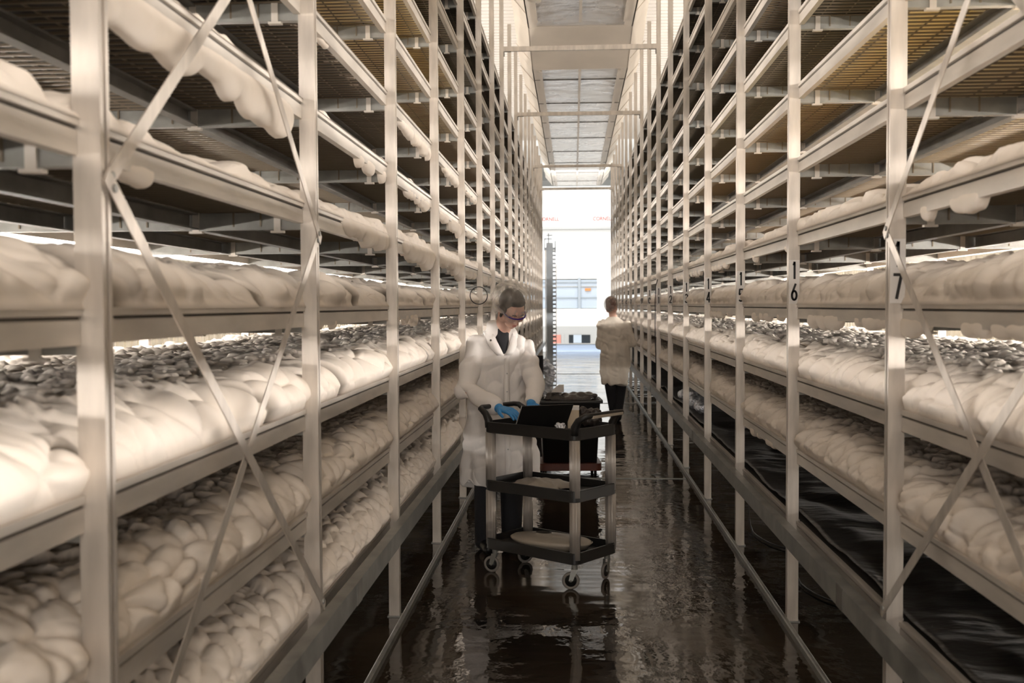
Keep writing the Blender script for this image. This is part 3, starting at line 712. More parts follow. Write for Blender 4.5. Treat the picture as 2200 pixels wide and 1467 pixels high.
# ------------------------------------------------------------------ organic bodies
def organic(name, prims, voxel, m, parent, smooth=3, deform=None):
    bm = bmesh.new()
    def sphere(c, r, rot=None):
        mtx = Matrix.Translation(c) @ (rot.to_4x4() if rot else Matrix.Identity(4)) @ Matrix.Diagonal((*r, 1))
        bmesh.ops.create_icosphere(bm, subdivisions=3, radius=1.0, matrix=mtx)
    for p in prims:
        if p[0] == 's': sphere(Vector(p[1]), p[2], p[3] if len(p) > 3 else None)
        elif p[0] == 'c':
            a, b, ra, rb = Vector(p[1]), Vector(p[2]), p[3], p[4]
            n = max(2, int((b-a).length/(min(ra, rb)*0.30))+1)
            for k in range(n+1):
                f = k/n; r = ra+(rb-ra)*f; sphere(a.lerp(b, f), (r, r, r))
        elif p[0] == 'l':       # loft: list of (center, rx, ry, twist) ellipses
            rings = []; seg = 40
            for (c, rx, ry, tw) in p[1]:
                rings.append([bm.verts.new((c[0]+rx*math.cos(q)*math.cos(tw)-ry*math.sin(q)*math.sin(tw), c[1]+rx*math.cos(q)*math.sin(tw)+ry*math.sin(q)*math.cos(tw), c[2])) for q in [2*math.pi*k/seg for k in range(seg)]])
            for a in range(len(rings)-1):
                for k in range(seg): bm.faces.new((rings[a][k], rings[a][(k+1) % seg], rings[a+1][(k+1) % seg], rings[a+1][k]))
            bm.faces.new(rings[0][::-1]); bm.faces.new(rings[-1])
    me = bpy.data.meshes.new('tmp'); bm.to_mesh(me); bm.free()
    o = bpy.data.objects.new('tmp', me); C.objects.link(o)
    r = o.modifiers.new('r', 'REMESH'); r.mode = 'VOXEL'; r.voxel_size = voxel; r.use_smooth_shade = True
    if smooth:
        sm = o.modifiers.new('s', 'SMOOTH'); sm.factor = 0.5; sm.iterations = smooth
    dg = bpy.context.evaluated_depsgraph_get(); dg.update()
    nm = bpy.data.meshes.new_from_object(o.evaluated_get(dg)); bpy.data.objects.remove(o); bpy.data.meshes.remove(me)
    if deform:
        co = np.zeros(len(nm.vertices)*3); nm.vertices.foreach_get('co', co); co = co.reshape(-1, 3)
        no = np.zeros(len(nm.vertices)*3); nm.vertices.foreach_get('normal', no); no = no.reshape(-1, 3)
        co = deform(co, no); nm.vertices.foreach_set('co', co.reshape(-1))
    nm.materials.clear(); nm.materials.append(M[m]); nm.polygons.foreach_set('use_smooth', [True]*len(nm.polygons)); nm.update()
    return link(name, nm, parent)
def HeadRot(yaw, pitch, roll=0): return (Matrix.Rotation(yaw, 3, 'Z') @ Matrix.Rotation(pitch, 3, 'X') @ Matrix.Rotation(roll, 3, 'Y'))
def head_prims(c, R):
    c = Vector(c); P = lambda x, y, z: c + R @ Vector((x, y, z))
    L = [('s', P(0,-.012,.03), (.076,.094,.086), R), ('s', P(0,.028,-.04), (.058,.064,.068), R), ('s', P(0,.058,-.098), (.026,.024,.02), R),
         ('s', P(0,.045,-.08), (.044,.042,.030), R), ('s', P(0,.05,.02), (.062,.046,.05), R), ('c', P(0,.088,.0), P(0,.108,-.040), .0085, .0125)]
    for s in (-1, 1):
        L += [('s', P(s*.030,.078,.014), (.028,.013,.009), R), ('s', P(s*.040,.062,-.034), (.027,.024,.026), R), ('s', P(s*.011,.094,-.045), (.0085,.010,.008), R),
              ('s', P(s*.077,-.006,-.022), (.010,.020,.030), R), ('s', P(s*.05,.0,-.06), (.022,.05,.035), R)]
    L += [('s', P(0,.086,-.066), (.021,.0115,.008), R), ('s', P(0,.084,-.076), (.018,.0115,.008), R)]
    return L
def hand_prims(w, d, n, side, k=1.0, curl=0.5):
    """wrist w, direction d, palm normal n (facing down); side +1/-1 where the thumb goes; five separate bent fingers"""
    w = Vector(w); d = Vector(d).normalized(); n = Vector(n); n = (n-d*n.dot(d)).normalized(); x = d.cross(n)*side
    L = []
    for j in range(4):
        o = (j-1.5)*0.021*k; L.append(('c', w+x*o*0.55+d*0.012, w+d*0.082*k+x*o, .014*k, .0115*k))
    ln = [0.062, 0.074, 0.080, 0.070] if True else None
    for j in range(4):
        o = (j-1.5)*0.0215*k; p0 = w+d*0.084*k+x*o; le = [.058,.070,.078,.071][j]*k
        a = curl*0.5; p1 = p0+(d*math.cos(a)+n*math.sin(a))*le*0.45
        a = curl*1.2; p2 = p1+(d*math.cos(a)+n*math.sin(a))*le*0.32
        a = curl*1.7; p3 = p2+(d*math.cos(a)+n*math.sin(a))*le*0.26
        L += [('c', p0, p1, .0095*k, .0088*k), ('c', p1, p2, .0088*k, .0080*k), ('c', p2, p3, .0080*k, .0070*k)]
    t0 = w+d*0.025*k+x*0.026*k; t1 = t0+(d*0.7+x*0.65+n*0.25).normalized()*0.040*k; t2 = t1+(d*0.9+x*0.2+n*0.4).normalized()*0.034*k
    L += [('c', t0, t1, .0135*k, .011*k), ('c', t1, t2, .011*k, .0085*k)]
    return L
def folds(amp, k, zt, zb, seed=0):
    def f(co, no):
        an = np.arctan2(co[:, 1], co[:, 0]); h = np.clip((zt-co[:, 2])/(zt-zb), 0, 1)
        d = amp*h*(np.sin(an*k+seed+2.2*np.sin(co[:, 2]*3.1))+0.5*np.sin(an*(k*1.7)+1.7*seed+co[:, 2]*4))
        q = vnoise(co[:, 0]*9+co[:, 2]*5+20, co[:, 2]*5-co[:, 0]*4+co[:, 1]*6+20, 77)
        d += 0.020*(np.abs(q-0.5)*2)**0.7-0.009
        q2 = vnoise(co[:, 2]*16+co[:, 0]*7+20, co[:, 0]*9+co[:, 1]*11-co[:, 2]*5+20, 91)
        d += 0.013*np.clip(np.abs(q2-0.5)*2.2, 0, 1)-0.006
        d += 0.003*np.sin(co[:, 0]*31+co[:, 2]*22+seed)*np.sin(co[:, 2]*37-co[:, 0]*13)
        return co+no*d[:, None]
    return f
def worker_at_cart():
    th = math.radians(200.4); base = Vector((-0.515, 7.02, 0))
    t = thing('person', 'person in white lab coat, hairnet and purple safety glasses bent over the laptop', 'person', base, th)
    Ri = Matrix.Rotation(-th, 3, 'Z')
    W = lambda x, y, z: tuple(Ri @ (Vector((x, y, z))-base))
    D = lambda v: Ri @ Vector(v)
    head = W(-.405, 6.79, 1.628); neck = W(-.475, 6.95, 1.50)
    shR, shL = W(-.645, 6.94, 1.385), W(-.345, 7.02, 1.370)
    elR, wrR, tipR = W(-.715, 6.80, 1.10), W(-.475, 6.535, 1.005), W(-.36, 6.45, .985)
    elL, wrL, tipL = W(-.262, 6.90, 1.13), W(-.275, 6.68, 1.015), W(-.245, 6.58, .975)
    # face turned to the right of the picture and down
    fa = Ri @ Vector((0.60, -0.80, 0)); hy = math.atan2(-fa.x, fa.y)
    R = HeadRot(hy, math.radians(-40), math.radians(4))
    dR = Vector(tipR)-Vector(wrR); dL = Vector(tipL)-Vector(wrL); dn = D((0.1, 0.1, -1))
    body = head_prims(head, R) + [('c', neck, tuple(Vector(head)+R @ Vector((0,-.03,-.05))), .056, .052), ('c', W(-.50, 7.01, 1.40), neck, .09, .06),
        ('l', [((0,0,.86), .155, .105, 0), ((0,.005,1.0), .15, .10, 0), ((0,.01,1.15), .155, .10, 0), ((0,.02,1.3), .175, .105, 0), ((0,.03,1.40), .16, .085, 0), ((0,.045,1.45), .09, .06, 0)]),
        ('c', shR, elR, .050, .040), ('c', elR, wrR, .040, .028), ('c', shL, elL, .050, .040), ('c', elL, wrL, .040, .028),
        ('c', (.085, 0, .88), (.09, .02, .48), .085, .055), ('c', (.09, .02, .48), (.095, -.01, .09), .055, .038),
        ('c', (-.085, 0, .88), (-.09, .02, .48), .085, .055), ('c', (-.09, .02, .48), (-.095, -.01, .09), .055, .038),
        ('c', (.095, -.02, .045), (.11, .13, .035), .036, .030), ('c', (-.095, -.02, .045), (-.11, .13, .035), .036, .030)]
    body += hand_prims(wrR, dR, dn, -1, 0.92) + hand_prims(wrL, dL, dn, 1, 0.92)
    organic('body', body, 0.0045, 'skin', t, 3)
    for w_, d_, e_, sd in ((wrR, dR, elR, -1), (wrL, dL, elL, 1)):
        pr = hand_prims(w_, d_, dn, sd, 1.06) + [('c', tuple(Vector(w_).lerp(Vector(e_), 0.16)), w_, .036, .031)]
        organic('glove', pr, 0.0032, 'glove', t, 2)['label'] = 'blue glove'
    # coat
    coat = [('l', [((-.01,.01,.455), .250, .170, 0), ((-.01,.01,.70), .235, .165, 0), ((0,.01,.95), .205, .150, 0), ((0,.01,1.12), .200, .145, 0), ((0,.015,1.26), .205, .145, 0),
                   ((0,.02,1.35), .195, .130, 0), ((0,.028,1.42), .150, .108, 0), ((0,.036,1.475), .110, .090, 0), ((0,.045,1.515), .086, .082, 0), ((0,.052,1.54), .078, .074, 0)]),
            ('c', shR, elR, .073, .062), ('c', elR, tuple(Vector(elR).lerp(Vector(wrR), .86)), .062, .048), ('c', shL, elL, .070, .060), ('c', elL, tuple(Vector(elL).lerp(Vector(wrL), .82)), .060, .046),
            ('s', tuple(Vector(shR)+Vector((-.03,0,.015))), (.075,.085,.060)), ('s', tuple(Vector(shL)+Vector((.03,0,.015))), (.075,.085,.060))]
    o = organic('lab_coat', coat, 0.0065, 'coat', t, 5, folds(0.024, 6, 1.35, 0.46, 0.6)); o['label'] = 'white lab coat'
    # front opening: placket, collar flaps, snaps, dark shirt
    g = MB()
    def cp(x, z, o_=0.0):  # point on the coat front
        f = np.interp(z, [.455,.70,.95,1.12,1.26,1.36,1.43,1.475], [.180,.175,.160,.155,.160,.150,.133,.124])
        wd = np.interp(z, [.455,.70,.95,1.12,1.26,1.36,1.43,1.475], [.250,.235,.205,.200,.212,.215,.17,.115])
        return (x, f*math.sqrt(max(0.05, 1-(x/wd)**2))+o_, z)
    rows = []
    for k in range(26):
        z = 1.33-k*(1.33-.47)/25; rows.append([cp(-.034, z, .002), cp(-.034, z, .012), cp(.004, z, .014), cp(.004, z, .002)])
    g.loft(rows, 'coat'); g.build('placket', t, True)
    for sx in (-1, 1):
        g = MB(); rows = []
        for k in range(9):
            f = k/8; z = 1.32+f*.16; x0 = sx*(.006+.068*f); x1 = sx*(.05+.062*f+.02*math.sin(f*math.pi))
            rows.append([cp(x0, z, .004), cp(x0, z, .020-f*.006), cp(x1, z, .014), cp(x1, z, .0)])
        g.loft(rows, 'coat'); g.build('collar_flap', t, True)
    g = MB()
    for x, z in ((.085, 1.42), (-.105, 1.395)):
        p = Vector(cp(x, z, .016)); g.ell(p, (.007, .004, .007), 10, 6, 'groove')
    for z in (1.2, 1.08, .96, .84, .7): g.ell(Vector(cp(-.015, z, .014)), (.005, .003, .005), 8, 6, 'greylight')
    g.build('snap_button', t, True)
    g = MB(); rows = []
    for k in range(9):
        f = k/8; z = 1.315+f*.180; hw = .008+.060*f
        rows.append([cp(-hw, z, .0), cp(-hw*.5, z, .010), cp(hw*.5, z, .010), cp(hw, z, .0), cp(0, z, -.03)])
    g.loft(rows, 'darkcloth'); g.build('shirt', t, True)
    organic('trousers', [('c', (.085, 0, .80), (.09, .02, .48), .10, .082), ('c', (.09, .02, .48), (.095, -.01, .06), .082, .068),
                         ('c', (-.085, 0, .80), (-.09, .02, .48), .10, .082), ('c', (-.09, .02, .48), (-.095, -.01, .06), .082, .068)], 0.008, 'darkcloth', t, 3)
    for s in (-1, 1):
        organic('boot', [('c', (s*.095, -.01, .16), (s*.095, -.02, .07), .060, .055), ('c', (s*.095, -.03, .045), (s*.112, .15, .038), .044, .038)], 0.006, 'boot', t, 3)
    P = lambda x, y, z: Vector(head) + R @ Vector((x, y, z))
    hair = [('s', P(0,-.022,.042), (.084,.094,.086), R), ('s', P(.0,-.05,-.03), (.066,.050,.055), R), ('s', P(0,.040,.082), (.055,.035,.026), R)]
    for s in (-1, 1): hair += [('s', P(s*.070,.004,.01), (.018,.038,.042), R), ('s', P(s*.076,.016,-.030), (.009,.012,.024), R)]
    organic('hair', hair, 0.004, 'hair', t, 2)
    g = MB()
    def ruff(d):
        a = math.atan2(d.y, d.x); return 1+0.03*math.sin(a*17)*(1-abs(d.z))+0.05*math.sin(a*7+1)*(1-d.z)+0.04*math.sin(d.z*9+a*3)
    g.ell(P(0,-.034,.040), (.128, .138, .118), 72, 36, 'net', R, ruff)
    o = g.build('hairnet', t, True); o['label'] = 'translucent bouffant hairnet'
    bm = bmesh.new(); bm.from_mesh(o.data); Rl = R.transposed(); hv = Vector(head)
    dele = [v for v in bm.verts if (Rl @ (v.co-hv)).z < -0.030 + 0.42*(Rl @ (v.co-hv)).y]
    bmesh.ops.delete(bm, geom=dele, context='VERTS'); bm.to_mesh(o.data); bm.free()
    # safety glasses
    gl = []
    for k in range(-8, 9):
        a = k/8; gl.append(P(.078*math.sin(a*1.25)/math.sin(1.25), .112-.062*a*a, .004-.002*a*a))
    g = MB(); g.tube(gl, .0050, 8, 'purple'); g.tube([gl[0], P(-.082, .0, .0), P(-.083, -.02, -.008)], .0035, 8, 'purple'); g.tube([gl[-1], P(.082, .0, .0), P(.083, -.02, -.008)], .0035, 8, 'purple')
    fr = g.build('safety_glasses', t, True); fr['label'] = 'purple framed safety glasses'
    g = MB(); i = g.mi('lens')
    for k, p in enumerate(gl):
        a = (k-8)/8; n_ = P(0, .112-.062*a*a-.01, .004-.046*(1-abs(a)**3*.55)*(0.78 if abs(a) < .12 else 1)); q = Vector(p)+R @ Vector((0, -.004, -.044*(1-abs(a)**3*.6)))
        g.v += [tuple(p), tuple(q)]
    for k in range(len(gl)-1): g.f.append((2*k, 2*k+2, 2*k+3, 2*k+1)); g.m.append(i)
    g.build('lens', fr, True)
    g = MB(); g.ell(P(0,.0935,-.0655), (.0185,.0070,.0042), 14, 8, 'lips', R); g.ell(P(0,.0920,-.0745), (.0155,.0070,.0048), 14, 8, 'lips', R); g.build('lips', t, True)
    for s in (-1, 1):
        g = MB(); g.ell(P(s*.031,.080,-.004), (.0125,.0100,.0085), 14, 10, 'skin', R); g.tube([P(s*.019,.0905,-.0085), P(s*.031,.0925,-.011), P(s*.044,.0855,-.0075)], .0014, 6, 'hair'); g.build('eyelid', t, True)
        g = MB(); g.tube([P(s*.014,.0935,.016), P(s*.030,.0935,.021), P(s*.048,.080,.016)], .0032, 6, 'hair'); g.build('eyebrow', t, True)
worker_at_cart()
def walker():
    base = Vector((0.575, 14.8, 0)); th = math.radians(-6)
    t = thing('person', 'person seen from behind in a cream lab coat and hairnet walking down the aisle', 'person', base, th)
    head = (-.045, .02, 1.635); R = HeadRot(math.radians(-20), math.radians(-12))
    shL, shR = (-.175, 0, 1.37), (.165, 0, 1.36)
    elL, elR = (-.215, .03, 1.09), (.232, .03, 1.12); wrL, wrR = (-.12, .22, 1.09), (.15, .22, 1.11)
    body = head_prims(head, R)+[('c', (-.01, 0, 1.42), (-.04, .005, 1.58), .06, .052), ('l', [((0,0,.86), .15, .10, 0), ((0,0,1.1), .14, .095, 0), ((0,0,1.3), .165, .10, 0), ((0,0,1.42), .10, .07, 0)]),
        ('c', shL, elL, .048, .038), ('c', elL, wrL, .038, .027), ('c', shR, elR, .048, .038), ('c', elR, wrR, .038, .027),
        ('c', (.08, 0, .88), (.085, .06, .48), .082, .055), ('c', (.085, .06, .48), (.035, -.02, .10), .055, .04),
        ('c', (-.08, 0, .88), (-.065, .0, .48), .082, .055), ('c', (-.065, .0, .48), (-.01, .10, .10), .055, .04)]
    body += hand_prims(wrL, (.5, .5, .1), (0, .2, -1), 1, 0.9)+hand_prims(wrR, (-.5, .5, .1), (0, .2, -1), -1, 0.9)
    organic('body', body, 0.0055, 'skin', t, 3)
    coat = [('l', [((.01,0,.535), .182, .155, 0), ((.01,0,.75), .205, .160, 0), ((.0,0,.95), .205, .150, 0), ((0,0,1.12), .190, .135, 0), ((0,0,1.28), .200, .132, 0), ((0,0,1.37), .195, .11, 0), ((-.01,.0,1.435), .12, .08, 0), ((-.015,.005,1.475), .07, .068, 0)]),
            ('c', shL, elL, .072, .066), ('c', elL, tuple(Vector(elL).lerp(Vector(wrL), .85)), .064, .046), ('c', shR, elR, .072, .068), ('c', elR, tuple(Vector(elR).lerp(Vector(wrR), .85)), .066, .046)]
    organic('lab_coat', coat, 0.0075, 'coat2', t, 5, folds(0.016, 5, 1.3, 0.53, 2.1))['label'] = 'cream lab coat'
    organic('trousers', [('c', (.08, 0, .80), (.085, .06, .48), .098, .075), ('c', (.085, .06, .48), (.035, -.02, .06), .075, .062),
                         ('c', (-.08, 0, .80), (-.065, .0, .48), .098, .075), ('c', (-.065, .0, .48), (-.01, .10, .06), .075, .062)], 0.009, 'darkcloth', t, 3)
    organic('boot', [('c', (.035, -.02, .14), (.035, -.02, .07), .058, .055), ('c', (.035, -.03, .045), (.05, .13, .038), .044, .038)], 0.007, 'boot', t, 3)
    organic('boot', [('c', (-.01, .10, .14), (-.01, .10, .07), .058, .055), ('c', (-.01, .09, .045), (-.015, .25, .038), .044, .038)], 0.007, 'boot', t, 3)
    P = lambda x, y, z: Vector(head) + R @ Vector((x, y, z))
    organic('hair', [('s', P(0,-.022,.040), (.084,.098,.088), R), ('s', P(.0,-.05,-.03), (.068,.052,.055), R)], 0.005, 'hair2', t, 2)
    g = MB(); g.ell(P(0,-.030,.020), (.096, .108, .112), 48, 24, 'net', R, lambda d: 1+0.03*math.sin(math.atan2(d.y, d.x)*15))
    g.build('hairnet', t, True)
walker()
# ------------------------------------------------------------------ utility cart
CART = Vector((-0.148, 6.339, 0)); CA = math.radians(-36.87)
def rrect(hx, hy, r, z, seg=6):
    p = []
    for cx, cy, a0 in ((hx-r, hy-r, 0), (-hx+r, hy-r, 90), (-hx+r, -hy+r, 180), (hx-r, -hy+r, 270)):
        for k in range(seg+1):
            a = math.radians(a0+90*k/seg); p.append((cx+r*math.cos(a), cy+r*math.sin(a), z))
    return p
def cart():
    t = thing('utility_cart', 'black three-tray utility cart with grey poles carrying the laptop', 'cart', CART, CA)
    hx, hy = 0.357, 0.213
    for z in (0.150, 0.510, 0.868):
        g = MB(); r = 0.05
        g.loft([rrect(hx-.012, hy-.012, r-.01, z), rrect(hx, hy, r, z+.006), rrect(hx, hy, r, z+.066), rrect(hx-.003, hy-.003, r, z+.07),
                rrect(hx-.012, hy-.012, r-.01, z+.07), rrect(hx-.015, hy-.015, r-.012, z+.030), rrect(hx-.03, hy-.03, r-.02, z+.026)], 'cartblack')
        g.build('tray', t, False)
    for sx in (-1, 1):
        for sy in (-1, 1):
            g = MB(); cx, cy = sx*(hx-.034), sy*(hy-.034)
            for za, zb in ((0.178, 0.512), (0.538, 0.870)):
                ring = lambda z: [(cx+(.034+.0016*math.cos(8*a))*math.cos(a)*1.0, cy+(.026+.0016*math.cos(8*a))*math.sin(a), z) for a in [2*math.pi*k/48 for k in range(48)]]
                g.loft([ring(za), ring(zb)], 'cartpole')
            g.build('pole', t, True)
    for sx in (-1, 1):
        g = MB(); pts = []
        for sy in (-1, 1):
            leg = [(sx*(hx-.03), sy*(hy-.025), .90), (sx*(hx-.025), sy*(hy-.025), .945), (sx*(hx+.0), sy*(hy-.025), .985), (sx*(hx+.045), sy*(hy-.03), 1.012), (sx*(hx+.062), sy*(hy-.06), 1.016)]
            pts += leg if sy < 0 else leg[::-1]
        g.tube(pts, [.026, .025, .021, .017, .015, .015, .017, .021, .025, .026], 12, 'cartblack'); g.build('handle', t, True)
        g = MB(); g.box(min(sx*(hx+.060), sx*(hx+.079)), max(sx*(hx+.060), sx*(hx+.079)), -hy+.06, hy-.06, .999, 1.017, 'dull'); g.build('handle_grip', t, bevel=.004)
    for k, (sx, sy, rot) in enumerate(((1, -1, 35), (1, 1, 100), (-1, -1, 20), (-1, 1, 60))):
        cx, cy = sx*(hx-.05), sy*(hy-.05); a = math.radians(rot); d = Vector((math.cos(a), math.sin(a), 0)); n = Vector((-d.y, d.x, 0)); ax = Vector((cx, cy, .05))-d*.022
        g = MB()
        ring = [tuple(ax+(d*math.cos(q)+Vector((0,0,1))*math.sin(q))*.042) for q in [2*math.pi*j/28 for j in range(28)]]
        g.tube(ring, .0095, 8, 'rubber', closed=True); 
        g.tube([ax-n*.008, ax+n*.008], .034, 20, 'boot'); g.tube([ax-n*.016, ax+n*.016], .008, 10, 'galv'); w_ = g.build('caster_wheel', t, True)
        g = MB(); g.tube([(cx, cy, .118), (cx, cy, .150)], .018, 14, 'galv')
        for s_ in (-1, 1):
            p0 = Vector((cx, cy, .118))+n*s_*.015; p1 = ax+n*s_*.015
            q = d*.012; i = g.mi('galv'); b = len(g.v); th_ = n*.003
            g.v += [tuple(p0-q*1.6), tuple(p0+q*1.6), tuple(p1+q), tuple(p1-q)]+[tuple(p+th_) for p in (p0-q*1.6, p0+q*1.6, p1+q, p1-q)]
            g.f += [(b,b+1,b+2,b+3),(b+7,b+6,b+5,b+4),(b,b+4,b+5,b+1),(b+1,b+5,b+6,b+2),(b+2,b+6,b+7,b+3),(b+3,b+7,b+4,b)]; g.m += [i]*6
        g.build('caster_fork', t)
cart()
def cart_items():
    # laptop, screen towards the worker
    e = Vector((.92, .39, 0)); ang = math.atan2(e.y, e.x); zt = .896
    t = thing('laptop', 'open black laptop on the top tray of the utility cart, back of its lid showing', 'laptop', (-.205, 6.32, zt), ang)
    g = MB(); g.box(-.165, .165, .0, .225, 0, .014, 'cartblack'); g.build('base', t, bevel=.003)
    g = MB(); g.box(-.145, .145, .03, .13, .0142, .0165, 'groove'); g.build('keyboard', t)
    g = MB(); lean = math.radians(40); d = Vector((0, -math.sin(lean), math.cos(lean))); n = Vector((0, -math.cos(lean), -math.sin(lean))); h = .195
    def slab(g, a, b, x0, x1, o0, o1, m):
        P = lambda x, l, o: tuple(Vector((x, 0, .012))+d*l+n*o)
        i = g.mi(m); k = len(g.v)
        g.v += [P(x0,a,o0),P(x1,a,o0),P(x1,b,o0),P(x0,b,o0),P(x0,a,o1),P(x1,a,o1),P(x1,b,o1),P(x0,b,o1)]
        g.f += [(k,k+1,k+2,k+3),(k+7,k+6,k+5,k+4),(k,k+4,k+5,k+1),(k+1,k+5,k+6,k+2),(k+2,k+6,k+7,k+3),(k+3,k+7,k+4,k)]; g.m += [i]*6
    slab(g, 0, h, -.165, .165, 0, .007, 'cartblack'); l = g.build('lid', t, bevel=.002)
    g = MB(); slab(g, .012, h-.01, -.155, .155, -.0015, -.0002, 'screen'); g.build('screen', l)
    g = MB(); slab(g, 0, h, -.1675, -.1652, -.001, .006, 'greylight'); g.build('lid_edge', l)
    g = MB(); g.box(-.035, .035, -.03, .03, 0, .135, 'card'); g.box(-.036, .036, -.031, .031, .112, .136, 'plate')
    tag(g.build('carton', None, bevel=.002, loc=(-.005, 6.40, zt)), 'small beige carton standing behind the right edge of the laptop', 'box')
    prims = [('s', (0,0,.05), (.062,.052,.045)), ('s', (.03,.0,.09), (.045,.035,.030)), ('s', (.055,.0,.10), (.035,.026,.020)), ('s', (.045,-.02,.045), (.05,.04,.04)), ('s', (-.02,.01,.10), (.028,.025,.03))]
    o = organic('black_bag', prims, .004, 'darkbag', None, 2, lambda co, no: co+no*(0.004*np.sin(co[:, 0:1]*160)*np.sin(co[:, 1:2]*140+co[:, 2:3]*90)))
    o.location = (.075, 6.42, zt); tag(o, 'crumpled dark bag on the cart tray right of the carton', 'bag')
    o = organic('foil_wad', [('s', (0,0,.02), (.03,.022,.018)), ('s', (-.02,.01,.03), (.018,.014,.02)), ('s', (.01,-.005,.035), (.016,.016,.014))], .003, 'foil', None, 1, lambda co, no: co+no*(0.003*np.sin(co[:, 0:1]*300)*np.sin(co[:, 2:3]*260)))
    o.location = (-.075, 6.06, zt+.022); tag(o, 'wad of silver foil beside the near handle of the cart', 'foil')
    g = MB(); g.tube([(-.06, -.03, .011), (.06, .03, .011)], .010, 12, 'plate'); tag(g.build('paper_roll', None, True, loc=(.10, 6.16, zt)), 'short white paper roll on the cart tray under the right handle', 'roll')
    # middle tray: folded plastic bag
    g = MB(); nx_, ny = 30, 20; i = g.mi('dull')
    for a in range(nx_+1):
        for b in range(ny+1):
            x = -.24+.36*a/nx_+.02*math.sin(b*.5); y = -.13+.25*b/ny+.02*math.sin(a*.35); f = min(a, nx_-a)/nx_*2
            g.v.append((x, y, .004+.046*math.sqrt(max(f, 0))*abs(math.sin(b/ny*math.pi))**.5+.006*math.sin(a*.9+b*.4)*math.sin(b*.7)))
    for a in range(nx_):
        for b in range(ny): g.f.append((a*(ny+1)+b, (a+1)*(ny+1)+b, (a+1)*(ny+1)+b+1, a*(ny+1)+b+1)); g.m.append(i)
    o = g.build('plastic_bag', None, True); o.location = (CART.x, CART.y, .540); o.rotation_euler = (0, 0, CA); sd = o.modifiers.new('s', 'SOLIDIFY'); sd.thickness = .003; sd.offset = 1
    tag(o, 'beige folded plastic bag lying on the middle tray of the cart', 'bag')
    # bottom tray: flat oval disc with a hole
    t = MB(); n = 64
    def ring(r, z, cx=0.0): return [(cx*1.0+r[0]*math.cos(q)*(1+.03*math.sin(3*q)), r[1]*math.sin(q), z) for q in [2*math.pi*k/n for k in range(n)]]
    c0 = -.045
    rings = [ring((.235, .130), .0), ring((.262, .145), .030), ring((.272, .150), .040), ring((.25, .138), .052), ring((.14, .085), .066, c0*.5), ring((.052, .036), .070, c0), ring((.052, .036), .078, c0), ring((.042, .028), .078, c0), ring((.042, .028), .030, c0)]
    t.loft(rings, 'dull'); j = t.mi('groove'); t.m[-1] = j; t.m[-(64*2+2):-2] = [j]*128
    o = t.build('oval_lid', None, True); o.location = (CART.x, CART.y, .181); o.rotation_euler = (0, 0, CA+math.radians(12))
    tag(o, 'flat beige oval lid with a dark centre hole on the bottom tray of the cart', 'lid')
cart_items()
# ------------------------------------------------------------------ things further down the aisle
def dark_bin():
    t = thing('storage_bin', 'dark plastic bin on a rust red dolly standing behind the utility cart', 'bin', (-.05, 10.25, 0), math.radians(4))
    g = MB(); hx, hy = .30, .24
    g.loft([rrect(hx-.04, hy-.04, .05, .13), rrect(hx-.01, hy-.01, .06, .70), rrect(hx+.015, hy+.015, .06, .705), rrect(hx+.015, hy+.015, .06, .73), rrect(hx-.015, hy-.015, .05, .73), rrect(hx-.06, hy-.06, .04, .20)], 'cartblack')
    g.build('tub', t, True)
    g = MB(); g.loft([rrect(hx, hy, .05, .055), rrect(hx, hy, .05, .125)], 'rustred'); g.build('dolly', t)
    for sx in (-1, 1):
        for sy in (-1, 1):
            g = MB(); c = Vector((sx*(hx-.06), sy*(hy-.06), .03)); g.tube([c-Vector((.012,0,0)), c+Vector((.012,0,0))], .03, 16, 'boot'); g.build('dolly_wheel', t, True)
    o = organic('black_bag', [('s', (0,0,0), (.25,.18,.05)), ('s', (.12,.0,.03), (.16,.09,.03)), ('s', (-.14,.03,.03), (.10,.09,.035))], .008, 'darkbag', None, 2, lambda co, no: co+no*(0.01*np.sin(co[:, 0:1]*40)*np.sin(co[:, 1:2]*46)))
    o.location = (-.05, 10.25, .735); tag(o, 'dark crumpled sack heaped in the bin behind the cart', 'bag')
    g = MB(); g.prism([(-.06, 0), (.06, 0), (.06, .07), (.01, .07), (-.05, .02)], -.04, .04, 'y', 'plate')
    tag(g.build('foam_block', None, loc=(-.16, 10.2, .80)), 'small white foam block on top of the dark sack', 'block')
dark_bin()
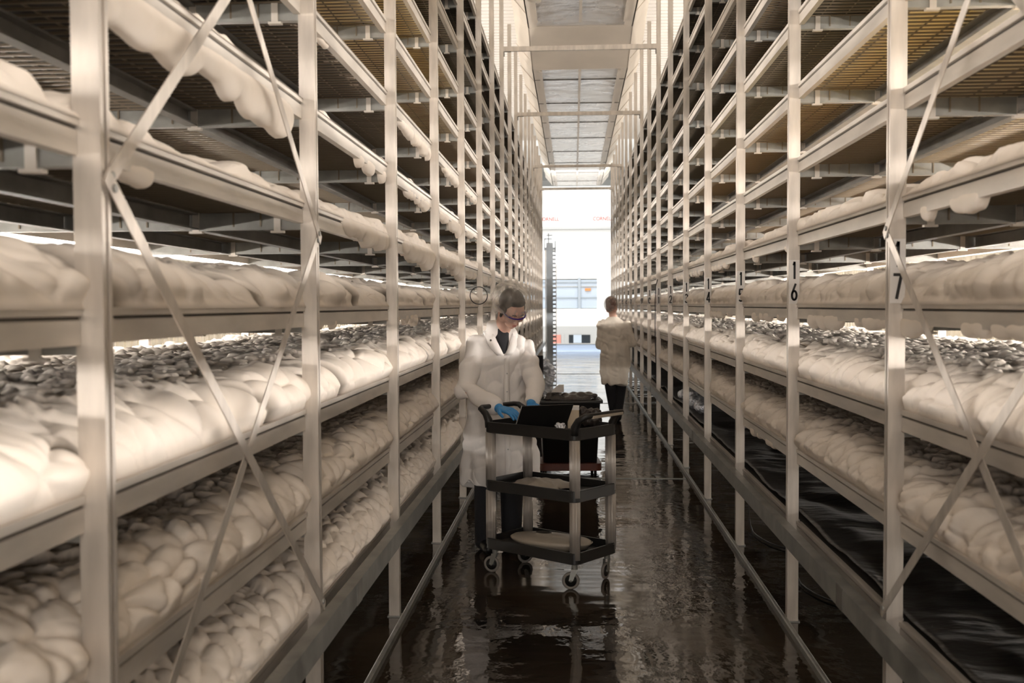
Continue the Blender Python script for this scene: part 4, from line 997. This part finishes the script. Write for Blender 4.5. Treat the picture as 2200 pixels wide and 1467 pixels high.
def lorry():
    t = thing('picking_lift', 'grey mast of a picking lift against the left rack far down the aisle', 'lift', (-.395, 18.0, 0))
    g = MB(); g.box(-.075, .035, 0, .06, .1, 2.72, 'grey'); g.box(-.095, -.08, .02, .05, .1, 2.6, 'alu'); g.build('mast', t)
    g = MB(); g.box(.085, .095, .0, .03, .0, 2.35, 'alu')
    for k in range(34): g.box(.035, .085, .0, .012, .25+k*.07, .278+k*.07, 'grey')
    g.build('ladder', t)
    g = MB(); g.box(-.11, .085, -.01, .05, 2.60, 2.635, 'grey'); g.box(.07, .085, -.01, .02, 2.55, 2.75, 'grey'); g.box(-.11, -.10, -.01, .02, 2.58, 2.80, 'grey'); g.box(-.11, .02, 0, .015, 2.78, 2.795, 'grey'); g.box(-.045, -.03, 0, .02, 2.70, 2.88, 'grey'); g.box(-.07, .03, 0, .012, 2.84, 2.855, 'grey')
    g.build('head_frame', t)
    g = MB(); g.box(-.16, .10, -.15, .5, .0, .10, 'grey'); g.build('base', t)
    g = MB(); g.box(-.045, .045, 0, .05, 0, .66, 'darkcloth'); g.box(-.07, .07, -.03, .10, -.33, .0, 'darkcloth')
    tag(g.build('black_speaker_box', None, bevel=.01, loc=(-.44, 13.4, .34)), 'tall black equipment case behind the worker beside the left rack', 'case').name = 'equipment_case'
    rr = random.Random(5); prims = []
    for k in range(16):
        z = .06+k*.045; prims.append(('s', (rr.uniform(-.04, .04)+(.0 if z > .35 else -.01), rr.uniform(-.04, .04), z), (.10-.04*abs(z-.3)+rr.uniform(-.015, .015)-(.05*max(0, z-.5)), .10, .06)))
    o = organic('plastic_wrap', prims, .010, 'foil', None, 1, lambda co, no: co+no*(0.012*np.sin(co[:, 0:1]*70+co[:, 2:3]*50)*np.sin(co[:, 2:3]*83-co[:, 1:2]*40)))
    o.location = (-.42, 16.6, 0); tag(o, 'shiny crumpled plastic wrap bundle standing in front of the picking lift', 'plastic wrap')
lorry()
# cables and hoses
g = MB(); g.tube([(1.105, 13.9, 1.98), (1.09, 14.02, 1.90), (1.08, 14.0, 1.7), (1.08, 14.0, 1.45), (1.075, 13.96, 1.2), (1.085, 13.95, 1.0), (1.09, 13.98, .6)], .006, 8, 'cable')
tag(g.build('hanging_cable', None, True), 'thin black cable hanging in front of the number 10 post', 'cable')
g = MB(); g.tube([(-.80+.075*math.cos(a), 9.0, 1.735+.075*math.sin(a)) for a in [2*math.pi*k/28 for k in range(28)]], .004, 8, 'cable', closed=True)
tag(g.build('cable_loop', None, True, loc=(-.02, 0, 0)), 'small black cable loop tied to a left rack post beside the worker\'s head', 'cable')
def hose(pts, lab):
    g = MB(); g.tube(pts, .006, 8, 'cable'); tag(g.build('floor_hose', None, True), lab, 'hose')
hose([(1.62+.30*math.cos(a), 6.2+.55*math.sin(a), .012+.16*max(0, math.sin(a))) for a in [math.radians(d) for d in range(100, 330, 12)]], 'nearer black hose loop on the floor under the right rack, near post 16')
hose([(1.5+.22*math.cos(a), 7.6+.6*math.sin(a), .012+.2*max(0, math.sin(a))) for a in [math.radians(d) for d in range(100, 300, 12)]], 'farther black hose loop on the floor under the right rack, near post 15')
